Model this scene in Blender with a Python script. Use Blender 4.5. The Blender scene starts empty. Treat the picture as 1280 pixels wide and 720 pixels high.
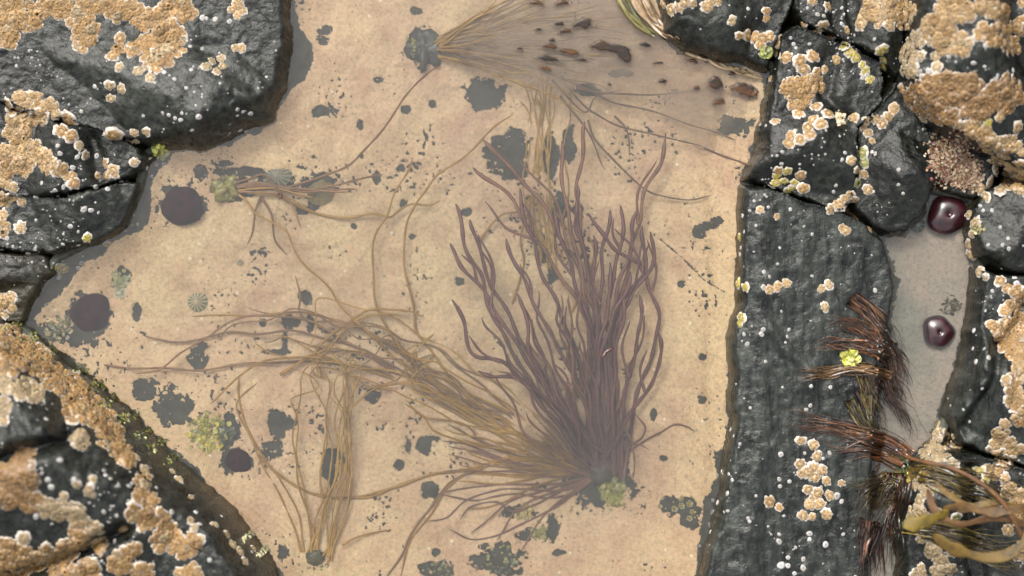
import bpy, math, random
import numpy as np
from mathutils import Vector, Matrix

# ------------------------------------------------------------------ camera, sky, sun, exposure
S = 0.0006            # metres per photo pixel at the water surface
HC = 1.4 / S          # camera height above the water in pixel units
sc = bpy.context.scene
C = sc.collection
cam_d = bpy.data.cameras.new('camera')
cam = bpy.data.objects.new('camera', cam_d)
C.objects.link(cam)
cam.location = (0, 0, HC * S)
cam_d.sensor_width = 36
cam_d.lens = 36 * HC / 1280
cam_d.clip_start = 0.05
cam_d.clip_end = 200
cam_d.dof.use_dof = True
cam_d.dof.focus_distance = HC * S - 0.0
cam_d.dof.aperture_fstop = 2.0
sc.camera = cam

SUN_EL, SUN_AZ = math.radians(50), math.radians(330)   # azimuth of the sun, measured from +Y clockwise
w = bpy.data.worlds.new('World')
sc.world = w
w.use_nodes = True
nt = w.node_tree
bg = nt.nodes['Background']
sky = nt.nodes.new('ShaderNodeTexSky')
sky.sky_type = 'NISHITA'
sky.sun_disc = False
sky.sun_elevation = SUN_EL
sky.sun_rotation = SUN_AZ
sky.air_density = 1.6
sky.dust_density = 7
sky.ozone_density = 1.0
hs = nt.nodes.new('ShaderNodeHueSaturation')
hs.inputs['Saturation'].default_value = 0.22
nt.links.new(sky.outputs[0], hs.inputs['Color'])
nt.links.new(hs.outputs[0], bg.inputs['Color'])
bg.inputs['Strength'].default_value = 0.15
sd = bpy.data.lights.new('sun', 'SUN')
sd.energy = 1.1
sd.angle = math.radians(30)
sd.color = (1.0, 0.95, 0.87)
sun = bpy.data.objects.new('sun', sd)
C.objects.link(sun)
dvec = Vector((math.sin(SUN_AZ) * math.cos(SUN_EL), math.cos(SUN_AZ) * math.cos(SUN_EL), math.sin(SUN_EL)))
sun.rotation_euler = dvec.to_track_quat('Z', 'Y').to_euler()
sun.location = dvec * 3
sc.view_settings.view_transform = 'Standard'
sc.view_settings.look = 'None'
sc.view_settings.exposure = 1.1
sc.view_settings.gamma = 1
sc.cycles.max_bounces = 8
sc.cycles.transparent_max_bounces = 24
sc.cycles.use_denoising = True

rnd = random.Random(7)
rng = np.random.default_rng(7)

# ------------------------------------------------------------------ helpers
_perm = np.random.default_rng(3).random((256, 256))
def vnoise(x, y):
    xi = np.floor(x).astype(int); yi = np.floor(y).astype(int)
    fx = x - xi; fy = y - yi
    fx = fx * fx * fx * (fx * (fx * 6 - 15) + 10); fy = fy * fy * fy * (fy * (fy * 6 - 15) + 10)
    a = _perm[xi & 255, yi & 255]; b = _perm[(xi + 1) & 255, yi & 255]
    c = _perm[xi & 255, (yi + 1) & 255]; d = _perm[(xi + 1) & 255, (yi + 1) & 255]
    return (a * (1 - fx) + b * fx) * (1 - fy) + (c * (1 - fx) + d * fx) * fy
def fbm(x, y, scale, octaves=4, seed=0.0):
    """about -1..1"""
    x = np.asarray(x, float) / scale + seed * 17.3; y = np.asarray(y, float) / scale + seed * 9.7
    s = 0; a = 1; t = 0
    for i in range(octaves):
        s = s + a * (vnoise(x + i * 31.7, y + i * 11.3) * 2 - 1); t += a
        a *= 0.5; x = x * 2.03; y = y * 2.03
    return s / t * 1.6
def sdf(poly, u, v):
    """signed distance, positive inside"""
    p = np.asarray(poly, float); u = np.asarray(u, float); v = np.asarray(v, float)
    d2 = np.full(u.shape, 1e18); inside = np.zeros(u.shape, bool)
    n = len(p)
    for i in range(n):
        ax, ay = p[i]; bx, by = p[(i + 1) % n]
        ex, ey = bx - ax, by - ay
        t = np.clip(((u - ax) * ex + (v - ay) * ey) / (ex * ex + ey * ey + 1e-9), 0, 1)
        dx = u - ax - t * ex; dy = v - ay - t * ey
        d2 = np.minimum(d2, dx * dx + dy * dy)
        cr = ((ay > v) != (by > v)) & (u < (bx - ax) * (v - ay) / (by - ay + 1e-12) + ax)
        inside ^= cr
    d = np.sqrt(d2)
    return np.where(inside, d, -d)
def line_dist(line, u, v):
    d2 = np.full(np.shape(u), 1e18)
    for (ax, ay), (bx, by) in zip(line[:-1], line[1:]):
        ex, ey = bx - ax, by - ay
        t = np.clip(((u - ax) * ex + (v - ay) * ey) / (ex * ex + ey * ey + 1e-9), 0, 1)
        d2 = np.minimum(d2, (u - ax - t * ex) ** 2 + (v - ay - t * ey) ** 2)
    return np.sqrt(d2)
def unproj(px, py, h=0.0):
    k = 1 - h / HC
    return 640 + (px - 640) * k, 360 + (py - 360) * k
def W(u, v, h):
    return Vector(((u - 640) * S, (360 - v) * S, h * S))

def link(o, parent=None):
    C.objects.link(o)
    if parent is not None:
        o.parent = parent
    return o
def tag(o, label=None, cat=None, group=None, kind=None):
    if label: o['label'] = label
    if cat: o['category'] = cat
    if group: o['group'] = group
    if kind: o['kind'] = kind
    return o
def empty(name, loc, label, cat, group=None):
    o = bpy.data.objects.new(name, None)
    o.empty_display_size = 0.01
    o.location = loc
    link(o); tag(o, label, cat, group)
    return o
def np_mesh(name, co, faces, mats, cols=None, fmat=None, attrs=None):
    """co (n,3) metres; faces: (m,4) int array or list of arrays of tris/quads"""
    me = bpy.data.meshes.new(name)
    if not isinstance(faces, list): faces = [faces]
    faces = [f for f in faces if len(f)]
    loops = np.concatenate([f.ravel() for f in faces]).astype(np.int32)
    sizes = np.concatenate([np.full(len(f), f.shape[1], np.int32) for f in faces])
    starts = np.concatenate([[0], np.cumsum(sizes)[:-1]]).astype(np.int32)
    me.vertices.add(len(co)); me.vertices.foreach_set('co', np.asarray(co, np.float32).ravel())
    me.loops.add(len(loops)); me.loops.foreach_set('vertex_index', loops)
    me.polygons.add(len(sizes)); me.polygons.foreach_set('loop_start', starts)
    try: me.polygons.foreach_set('loop_total', sizes)
    except Exception: pass
    me.update(calc_edges=True)
    me.polygons.foreach_set('use_smooth', np.ones(len(sizes), bool))
    for m in (mats if isinstance(mats, (list, tuple)) else [mats]): me.materials.append(m)
    if fmat is not None: me.polygons.foreach_set('material_index', np.asarray(fmat, np.int32))
    if cols is not None:
        a = me.color_attributes.new('Col', 'FLOAT_COLOR', 'POINT')
        c4 = np.ones((len(co), 4), np.float32); c4[:, :3] = cols
        a.data.foreach_set('color', c4.ravel())
    for k, val in (attrs or {}).items():
        a = me.attributes.new(k, 'FLOAT', 'POINT')
        a.data.foreach_set('value', np.asarray(val, np.float32).ravel())
    me.update()
    return me
def grid_faces(nx, ny, keep=None):
    i = np.arange(nx * ny).reshape(ny, nx)
    f = np.stack([i[:-1, :-1], i[1:, :-1], i[1:, 1:], i[:-1, 1:]], -1).reshape(-1, 4)
    if keep is not None:
        k = keep.reshape(-1)
        f = f[k[f].all(1)]
    return f
def compact(co, faces, *arrs):
    used = np.unique(faces)
    remap = np.full(len(co), -1); remap[used] = np.arange(len(used))
    return (co[used], remap[faces]) + tuple(a[used] for a in arrs)

# ------------------------------------------------------------------ materials
def new_mat(name):
    m = bpy.data.materials.new(name); m.use_nodes = True
    n = m.node_tree
    return m, n, n.nodes['Principled BSDF']
def N(n, typ, **kw):
    x = n.nodes.new(typ)
    for k, val in kw.items():
        if k in x.inputs: x.inputs[k].default_value = val
        else: setattr(x, k, val)
    return x
def ramp(n, stops, src):
    r = n.nodes.new('ShaderNodeValToRGB')
    e = r.color_ramp.elements
    while len(e) < len(stops): e.new(0.5)
    for i, (p, c) in enumerate(stops):
        e[i].position = p; e[i].color = (*c, 1) if len(c) == 3 else c
    n.links.new(src, r.inputs[0])
    return r
def objco(n, scale=(1, 1, 1)):
    t = n.nodes.new('ShaderNodeTexCoord'); mp = n.nodes.new('ShaderNodeMapping')
    mp.inputs['Scale'].default_value = scale
    n.links.new(t.outputs['Object'], mp.inputs[0])
    return mp.outputs[0]
def noise(n, vec, scale, detail=4, rough=0.55):
    x = n.nodes.new('ShaderNodeTexNoise')
    x.inputs['Scale'].default_value = scale; x.inputs['Detail'].default_value = detail
    x.inputs['Roughness'].default_value = rough
    n.links.new(vec, x.inputs['Vector'])
    return x.outputs['Fac']
def mixc(n, fac, a, b, mode='MIX'):
    x = n.nodes.new('ShaderNodeMix'); x.data_type = 'RGBA'; x.blend_type = mode
    for s, val in ((0, fac), (6, a), (7, b)):
        if hasattr(val, 'is_linked') or hasattr(val, 'links'): n.links.new(val, x.inputs[s])
        elif s == 0: x.inputs[0].default_value = val
        else: x.inputs[s].default_value = (*val, 1)
    return x.outputs[2]
def math_(n, op, a, b=0.0, clamp=False):
    x = n.nodes.new('ShaderNodeMath'); x.operation = op; x.use_clamp = clamp
    for s, val in ((0, a), (1, b)):
        if hasattr(val, 'links'): n.links.new(val, x.inputs[s])
        else: x.inputs[s].default_value = val
    return x.outputs[0]
def bump(n, h, strength, dist, prev=None):
    b = n.nodes.new('ShaderNodeBump'); b.inputs['Strength'].default_value = strength
    b.inputs['Distance'].default_value = dist
    n.links.new(h, b.inputs['Height'])
    if prev is not None: n.links.new(prev, b.inputs['Normal'])
    return b.outputs[0]

def rock_nodes(n, base=(0.003, 0.0034, 0.0026), hi=(0.017, 0.0185, 0.0150), stretch=(1, 1, 1)):
    """returns colour, roughness, normal of wet basalt"""
    vec = objco(n)
    vs = objco(n, stretch)
    n1 = noise(n, vec, 14, 5); n2 = noise(n, vs, 170, 5, 0.66); n3 = noise(n, vec, 560, 3, 0.6)
    r1 = ramp(n, [(0.3, base), (0.52, tuple((a + b) / 2 for a, b in zip(base, hi))), (0.72, hi)], n1)
    r2 = ramp(n, [(0.34, (0.25, 0.25, 0.24)), (0.5, (1, 1, 1)), (0.66, (1.9, 1.9, 1.8))], n2)
    col = mixc(n, 1.0, r1.outputs[0], r2.outputs[0], 'MULTIPLY')
    # pale mineral flecks
    v = n.nodes.new('ShaderNodeTexVoronoi'); v.inputs['Scale'].default_value = 260
    n.links.new(vec, v.inputs['Vector'])
    fl = ramp(n, [(0.07, (1, 1, 1)), (0.13, (0, 0, 0))], v.outputs['Distance'])
    gate = ramp(n, [(0.55, (0, 0, 0)), (0.63, (1, 1, 1))], noise(n, vec, 38, 3))
    f = math_(n, 'MULTIPLY', fl.outputs[0], gate.outputs[0])
    f = math_(n, 'MULTIPLY', f, 0.25)
    col = mixc(n, f, col, (0.42, 0.40, 0.38))
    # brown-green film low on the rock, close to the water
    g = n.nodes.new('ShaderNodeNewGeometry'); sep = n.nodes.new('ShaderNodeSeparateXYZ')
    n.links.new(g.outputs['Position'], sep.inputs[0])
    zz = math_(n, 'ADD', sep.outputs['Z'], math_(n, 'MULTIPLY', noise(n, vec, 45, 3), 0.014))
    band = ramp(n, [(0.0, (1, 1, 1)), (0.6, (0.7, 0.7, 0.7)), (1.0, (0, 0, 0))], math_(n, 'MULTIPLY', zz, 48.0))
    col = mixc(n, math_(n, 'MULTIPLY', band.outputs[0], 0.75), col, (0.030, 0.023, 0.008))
    rr = n.nodes.new('ShaderNodeMapRange'); rr.inputs[3].default_value = 0.16; rr.inputs[4].default_value = 0.42
    rr.inputs[1].default_value = 0.3; rr.inputs[2].default_value = 0.7
    n.links.new(n2, rr.inputs[0])
    b = bump(n, n1, 0.4, 0.0025)
    b = bump(n, n2, 0.6, 0.0014, b)
    b = bump(n, n3, 0.7, 0.0008, b)
    return col, rr.outputs[0], b

def rock_mat(name, **kw):
    m, n, p = new_mat(name)
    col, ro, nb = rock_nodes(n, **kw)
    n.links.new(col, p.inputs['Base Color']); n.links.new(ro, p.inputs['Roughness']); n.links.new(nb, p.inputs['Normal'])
    p.inputs['IOR'].default_value = 1.33
    p.inputs['Coat Weight'].default_value = 0.15
    p.inputs['Coat IOR'].default_value = 1.33
    p.inputs['Coat Roughness'].default_value = 0.14
    n.links.new(nb, p.inputs['Coat Normal'])
    return m
M_ROCK = rock_mat('wet_dark_rock')
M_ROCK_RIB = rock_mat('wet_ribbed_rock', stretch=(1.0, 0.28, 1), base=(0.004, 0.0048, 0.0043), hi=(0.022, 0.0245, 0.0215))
M_ROCK_GREY = rock_mat('grey_upper_rock', base=(0.004, 0.0046, 0.0038), hi=(0.023, 0.0248, 0.0208))

def bed_mat():
    m, n, p = new_mat('pink_crust_bed')
    col, ro, nb = rock_nodes(n, base=(0.022, 0.034, 0.031), hi=(0.085, 0.100, 0.084))
    vec = objco(n)
    a = n.nodes.new('ShaderNodeAttribute'); a.attribute_name = 'crust'
    sm = n.nodes.new('ShaderNodeAttribute'); sm.attribute_name = 'grey'
    e = math_(n, 'ADD', a.outputs['Fac'], math_(n, 'MULTIPLY', math_(n, 'SUBTRACT', noise(n, vec, 420, 3, 0.7), 0.5), 1.6))
    mask = ramp(n, [(0.40, (0, 0, 0)), (0.60, (1, 1, 1))], e)
    big = noise(n, vec, 9, 3)
    c1 = ramp(n, [(0.35, (0.60, 0.41, 0.25)), (0.5, (0.62, 0.44, 0.252)), (0.66, (0.63, 0.465, 0.258))], big)
    # mottling of the coralline crust
    m1 = ramp(n, [(0.28, (0.56, 0.54, 0.54)), (0.5, (1, 1, 1)), (0.72, (1.22, 1.20, 1.16))], noise(n, vec, 380, 5, 0.75))
    cc = mixc(n, 1.0, c1.outputs[0], m1.outputs[0], 'MULTIPLY')
    m2 = ramp(n, [(0.38, (0.86, 0.80, 0.80)), (0.55, (1, 1, 1))], noise(n, vec, 34, 4, 0.6))
    cc = mixc(n, 1.0, cc, m2.outputs[0], 'MULTIPLY')
    # orange-pink stains
    m3 = ramp(n, [(0.60, (0, 0, 0)), (0.74, (1, 1, 1))], noise(n, vec, 60, 3))
    cc = mixc(n, math_(n, 'MULTIPLY', m3.outputs[0], 0.35), cc, (0.62, 0.34, 0.20))
    # small white dots
    v = n.nodes.new('ShaderNodeTexVoronoi'); v.inputs['Scale'].default_value = 110
    n.links.new(vec, v.inputs['Vector'])
    d1 = ramp(n, [(0.10, (1, 1, 1)), (0.17, (0, 0, 0))], v.outputs['Distance'])
    sc_ = n.nodes.new('ShaderNodeSeparateColor'); n.links.new(v.outputs['Color'], sc_.inputs[0])
    g1 = math_(n, 'GREATER_THAN', sc_.outputs[0], 0.80)
    cc = mixc(n, math_(n, 'MULTIPLY', math_(n, 'MULTIPLY', d1.outputs[0], g1), 0.75), cc, (0.80, 0.72, 0.55))
    # overlapping lobes of the crust: faint irregular margins
    wv = n.nodes.new('ShaderNodeVectorMath'); wv.operation = 'ADD'
    nz_ = n.nodes.new('ShaderNodeTexNoise'); nz_.inputs['Scale'].default_value = 90; n.links.new(vec, nz_.inputs['Vector'])
    sv = n.nodes.new('ShaderNodeVectorMath'); sv.operation = 'SCALE'; sv.inputs['Scale'].default_value = 0.016
    n.links.new(nz_.outputs['Color'], sv.inputs[0]); n.links.new(vec, wv.inputs[0]); n.links.new(sv.outputs[0], wv.inputs[1])
    ve = n.nodes.new('ShaderNodeTexVoronoi'); ve.feature = 'DISTANCE_TO_EDGE'; ve.inputs['Scale'].default_value = 55
    n.links.new(wv.outputs[0], ve.inputs['Vector'])
    le = ramp(n, [(0.0, (1, 1, 1)), (0.035, (0, 0, 0))], ve.outputs['Distance'])
    lg = ramp(n, [(0.48, (0, 0, 0)), (0.62, (1, 1, 1))], noise(n, vec, 18, 3))
    cc = mixc(n, math_(n, 'MULTIPLY', math_(n, 'MULTIPLY', le.outputs[0], lg.outputs[0]), 0.38), cc, (0.34, 0.24, 0.17))
    # dark pits
    v2 = n.nodes.new('ShaderNodeTexVoronoi'); v2.inputs['Scale'].default_value = 170
    n.links.new(vec, v2.inputs['Vector'])
    d2 = ramp(n, [(0.10, (1, 1, 1)), (0.22, (0, 0, 0))], v2.outputs['Distance'])
    s2 = n.nodes.new('ShaderNodeSeparateColor'); n.links.new(v2.outputs['Color'], s2.inputs[0])
    g2 = ramp(n, [(0.52, (0, 0, 0)), (0.60, (1, 1, 1))], noise(n, vec, 26, 3))
    g3 = math_(n, 'MULTIPLY', math_(n, 'GREATER_THAN', s2.outputs[1], 0.55), g2.outputs[0])
    cc = mixc(n, math_(n, 'MULTIPLY', math_(n, 'MULTIPLY', d2.outputs[0], g3), 0.8), cc, (0.13, 0.12, 0.11))
    # the small side pool has a greyer crust
    cc = mixc(n, sm.outputs['Fac'], cc, mixc(n, 1.0, ramp(n, [(0.4, (0.21, 0.20, 0.155)), (0.62, (0.33, 0.26, 0.205))], noise(n, vec, 16, 3)).outputs[0], m1.outputs[0], 'MULTIPLY'))
    fin = mixc(n, mask.outputs[0], col, cc)
    n.links.new(fin, p.inputs['Base Color'])
    p.inputs['Roughness'].default_value = 0.7
    b = bump(n, noise(n, vec, 240, 5, 0.7), 0.5, 0.0012)
    b = bump(n, noise(n, vec, 40, 4), 0.4, 0.004, b)
    b = bump(n, mask.outputs[0], 0.6, 0.0010, b)
    n.links.new(b, p.inputs['Normal'])
    return m
M_BED = bed_mat()

def water_mat():
    m = bpy.data.materials.new('pool_water'); m.use_nodes = True
    n = m.node_tree; n.nodes.clear()
    out = n.nodes.new('ShaderNodeOutputMaterial')
    tr = n.nodes.new('ShaderNodeBsdfTransparent'); tr.inputs[0].default_value = (0.97, 0.985, 0.975, 1)
    gl = n.nodes.new('ShaderNodeBsdfGlossy'); gl.inputs['Roughness'].default_value = 0.03
    gl.inputs['Color'].default_value = (1, 1, 1, 1)
    fr = n.nodes.new('ShaderNodeFresnel'); fr.inputs['IOR'].default_value = 1.56
    mx = n.nodes.new('ShaderNodeMixShader')
    vec = objco(n)
    b = bump(n, noise(n, vec, 7, 2), 0.25, 0.004)
    n.links.new(b, gl.inputs['Normal'])
    n.links.new(fr.outputs[0], mx.inputs[0]); n.links.new(tr.outputs[0], mx.inputs[1]); n.links.new(gl.outputs[0], mx.inputs[2])
    n.links.new(mx.outputs[0], out.inputs['Surface'])
    vol = n.nodes.new('ShaderNodeVolumePrincipled')
    vol.inputs['Color'].default_value = (0.92, 0.87, 0.80, 1)
    vol.inputs['Density'].default_value = 4.4
    n.links.new(vol.outputs[0], out.inputs['Volume'])
    return m
M_WATER = water_mat()

def vc_mat(name, rough=0.6, coat=0.0, nscale=500, bstr=0.4, bdist=0.0006, var=0.3, spec=0.5, randv=0.0):
    """a material coloured by the mesh's own colours with procedural mottling"""
    m, n, p = new_mat(name)
    a = n.nodes.new('ShaderNodeAttribute'); a.attribute_name = 'Col'
    g = n.nodes.new('ShaderNodeNewGeometry')
    nz = noise(n, g.outputs['Position'], nscale, 4, 0.65)
    r = ramp(n, [(0.28, (1 - var * 1.5,) * 3), (0.5, (1, 1, 1)), (0.72, (1 + var * 0.6,) * 3)], nz)
    col = mixc(n, 1.0, a.outputs['Color'], r.outputs[0], 'MULTIPLY')
    if randv:
        oi = n.nodes.new('ShaderNodeObjectInfo')
        rr = ramp(n, [(0, (1 - randv, 1 - randv * 1.05, 1 - randv * 1.3)), (1, (1 + randv * 0.6, 1 + randv * 0.6, 1 + randv))], oi.outputs['Random'])
        col = mixc(n, 1.0, col, rr.outputs[0], 'MULTIPLY')
    n.links.new(col, p.inputs['Base Color'])
    p.inputs['Roughness'].default_value = rough
    p.inputs['Coat Weight'].default_value = coat
    p.inputs['Coat Roughness'].default_value = 0.15
    p.inputs['Specular IOR Level'].default_value = spec
    n.links.new(bump(n, nz, bstr, bdist), p.inputs['Normal'])
    return m
M_BARN = vc_mat('barnacle_shell', 0.55, 0.12, 620, 0.9, 0.0012, 0.50, randv=0.16)
M_SPAT = vc_mat('white_barnacle_shell', 0.6, 0.1, 900, 0.4, 0.0004, 0.2, randv=0.12)
M_FROND = vc_mat('submerged_frond', 0.5, 0.0, 300, 0.3, 0.0005, 0.22)
M_WETWEED = vc_mat('wet_brown_frond', 0.3, 0.35, 260, 0.5, 0.0010, 0.5)
M_KELPSTRAP = vc_mat('kelp_strap', 0.55, 0.0, 120, 0.6, 0.0015, 0.55, spec=.3)
M_ALGA = vc_mat('leafy_alga', 0.45, 0.3, 600, 0.5, 0.0006, 0.35)
M_LIMPET = vc_mat('limpet_shell', 0.5, 0.2, 500, 0.5, 0.0006, 0.3)

def anemone_mat(name='anemone_flesh', rough=.28, coat=.6, spec=.5):
    m, n, p = new_mat(name)
    g = n.nodes.new('ShaderNodeNewGeometry')
    nz = noise(n, g.outputs['Position'], 160, 3)
    r = ramp(n, [(0.35, (0.010, 0.002, 0.003)), (0.65, (0.034, 0.005, 0.009))], nz)
    n.links.new(r.outputs[0], p.inputs['Base Color'])
    p.inputs['Roughness'].default_value = rough
    p.inputs['Specular IOR Level'].default_value = spec
    p.inputs['Coat Weight'].default_value = coat
    p.inputs['Coat Roughness'].default_value = 0.16
    p.inputs['Subsurface Weight'].default_value = 0.0
    p.inputs['Subsurface Radius'].default_value = (0.004, 0.001, 0.001)
    n.links.new(bump(n, noise(n, g.outputs['Position'], 200, 2), 0.06 if spec > .2 else 0.0, 0.0004), p.inputs['Normal'])
    return m
M_ANEM = anemone_mat()
M_ANEM_SUB = anemone_mat('submerged_anemone_flesh', .8, 0, .1)

def kelp_mat():
    m = bpy.data.materials.new('thin_kelp_blade'); m.use_nodes = True
    n = m.node_tree; p = n.nodes['Principled BSDF']; out = n.nodes['Material Output']
    a = n.nodes.new('ShaderNodeAttribute'); a.attribute_name = 'thick'
    g = n.nodes.new('ShaderNodeNewGeometry')
    mp = n.nodes.new('ShaderNodeMapping'); mp.inputs['Scale'].default_value = (0.25, 1, 1); mp.inputs['Rotation'].default_value = (0, 0, 0.25)
    n.links.new(g.outputs['Position'], mp.inputs[0])
    nz = noise(n, mp.outputs[0], 140, 4, 0.6)
    c = ramp(n, [(0.46, (0.010, 0.005, 0.002)), (0.66, (0.07, 0.026, 0.005))], nz)
    thin = mixc(n, a.outputs['Fac'], (0.34, 0.25, 0.17), c.outputs[0])
    n.links.new(thin, p.inputs['Base Color'])
    p.inputs['Roughness'].default_value = 0.5; p.inputs['Coat Weight'].default_value = 0.1; p.inputs['Specular IOR Level'].default_value = 0.25
    tr = n.nodes.new('ShaderNodeBsdfTransparent'); mx = n.nodes.new('ShaderNodeMixShader')
    ed = n.nodes.new('ShaderNodeAttribute'); ed.attribute_name = 'edge'
    f = math_(n, 'ADD', math_(n, 'MULTIPLY', a.outputs['Fac'], 1.0), math_(n, 'MULTIPLY', math_(n, 'MULTIPLY', nz, 0.56), ed.outputs['Fac']), clamp=True)
    n.links.new(f, mx.inputs[0]); n.links.new(tr.outputs[0], mx.inputs[1]); n.links.new(p.outputs[0], mx.inputs[2])
    n.links.new(mx.outputs[0], out.inputs['Surface'])
    return m
M_KELP = kelp_mat()

# ------------------------------------------------------------------ the rocks: plan outline, height and grooves (pixel units)
# a point may carry the height at which it is seen
def P(pts, h=0):
    return [unproj(*(p if len(p) == 3 else (p[0], p[1], h))) for p in pts]
ROCKS = {}
def rock(key, pts, top, w, und=10, grooves=(), mat=None, label='', seed=1, base=0, hin=0, tilt=(0, 0), fine=1.2):
    ROCKS[key] = dict(poly=P(pts, hin), top=top, w=w, und=und, grooves=[(P(g[0], top * 0.6), g[1], g[2]) for g in grooves],
                      mat=mat or M_ROCK, label=label, seed=seed, base=base, tilt=tilt, fine=fine)
rock('A', [(-200,-200),(374,-200),(366,0),(363,60),(357,110),(343,148),(300,172),(255,186),(212,188),(165,176),(110,156),(60,142),(0,128),(-200,110)],
     80, 130, 14, [([(150,-20),(160,60),(150,110)], 14, 3), ([(250,60),(330,120),(345,140)], 10, 4)], M_ROCK_GREY,
     'large rounded dark grey boulder in the upper left corner, ochre barnacles along its top', 2)
rock('B', [(-200,118),(0,134),(60,148),(110,162),(165,182),(196,196),(184,214),(150,228),(90,242),(0,246),(-200,240)],
     62, 50, 14, [([(110,160),(120,205),(125,240)], 9, 14)], None, 'low black rock under the left boulder, thick with ochre barnacles', 3)
rock('B2', [(-200,244),(0,248),(90,245),(150,232),(180,224),(178,250),(160,285),(122,304),(70,318),(0,312),(-200,300)],
     50, 50, 9, (), M_ROCK_GREY, 'smooth dark rock shelf at the left edge dotted with white barnacles', 4)
rock('B3', [(-200,306),(0,316),(62,322),(66,340),(46,372),(30,400),(10,396),(-200,330)],
     30, 30, 8, (), None, 'small dark green wedge of rock at the left edge above the barnacled slab', 5)
rock('C', [(-200,320),(-40,375),(0,397),(40,425),(85,455),(120,482),(165,521),(200,552),(250,600),(300,650),(345,716),(420,900),(-250,900)],
     170, 150, 16, [([(66,460),(86,500),(88,548),(40,560),(-40,590)], 9, 30), ([(-20,735),(60,705),(120,680),(160,660)], 9, 26),
                    ([(88,548),(110,530),(170,560)], 6, 12)], M_ROCK_GREY,
     'big sloping dark slab in the lower left corner under ragged ochre barnacles', 6)
rock('E', [(820,-200),(822,0),(829,42),(850,62),(885,72),(940,88),(956,88),(968,50),(985,15),(1000,-200)],
     60, 55, 8, (), None, 'dark green-black rock overhanging the top right rim of the pool', 7)
rock('F', [(960,92),(972,55),(992,38),(1060,62),(1092,82),(1098,120),(1098,132),(1066,160),(1064,210),(1056,245),(1046,262),(1006,250),(968,236),(926,226),(936,200),(950,150)],
     72, 60, 10, [([(1040,75),(1035,120),(1060,150)], 10, 14)], None, 'dark smooth boulder right of the pool with ochre barnacles down its left side', 8)
rock('G', [(1003,-200),(990,15),(1000,34),(1062,56),(1098,76),(1112,104),(1122,90),(1124,20),(1140,-200)],
     75, 30, 9, [([(1046,-40),(1050,20),(1060,60)], 8, 26)], None, 'narrow black rock at the top edge crowded with ochre barnacles', 9)
rock('I', [(1146,-200),(1130,20),(1122,92),(1136,128),(1165,162),(1200,178),(1240,204),(1290,232),(1500,260),(1500,-200)],
     135, 90, 14, [([(1270,-20),(1262,40),(1290,90)], 16, 22)], M_ROCK_GREY, 'high barnacle covered rock in the upper right corner', 10)
rock('J', [(1100,134),(1112,110),(1126,118),(1150,158),(1163,195),(1164,240),(1152,274),(1128,298),(1100,292),(1078,276),(1060,250),(1068,205),(1070,164)],
     70, 55, 7, (), None, 'smooth egg-shaped dark boulder above the small side pool', 11)
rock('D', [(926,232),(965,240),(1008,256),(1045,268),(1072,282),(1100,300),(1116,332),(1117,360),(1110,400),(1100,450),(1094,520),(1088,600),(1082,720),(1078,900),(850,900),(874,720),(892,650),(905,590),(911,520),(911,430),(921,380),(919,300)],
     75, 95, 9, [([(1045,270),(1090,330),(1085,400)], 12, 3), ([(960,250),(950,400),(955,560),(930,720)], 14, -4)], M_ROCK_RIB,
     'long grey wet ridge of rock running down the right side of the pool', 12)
rock('T', [(1142,152),(1165,160),(1200,176),(1240,204),(1236,232),(1212,250),(1196,246),(1178,240),(1166,234),(1166,196),(1154,166)],
     46, 30, 8, (), None, 'low knob of rock under brown turf above the side pool', 16)
rock('K', [(1205,262),(1222,238),(1260,236),(1500,262),(1500,350),(1282,343),(1236,338),(1214,322),(1206,296)],
     66, 45, 8, (), None, 'dark rounded rock at the right edge below the high barnacle rock', 13)
rock('L', [(1214,334),(1238,344),(1282,350),(1500,358),(1500,600),(1300,588),(1242,566),(1190,552),(1178,520),(1188,480),(1203,430),(1212,390)],
     95, 80, 12, [([(1250,430),(1240,480),(1205,540)], 9, 16), ([(1290,370),(1262,430),(1265,500)], 8, 10)], M_ROCK_RIB,
     'dark ribbed rock at the right edge beside the small side pool', 14)
rock('M', [(1150,560),(1178,556),(1232,574),(1296,600),(1500,614),(1500,900),(1120,900),(1118,720),(1118,640),(1128,590)],
     95, 70, 12, [([(1215,560),(1212,640),(1230,740)], 10, 22)], M_ROCK_GREY, 'rock in the lower right corner with barnacles and brown kelp on it', 15)

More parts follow.
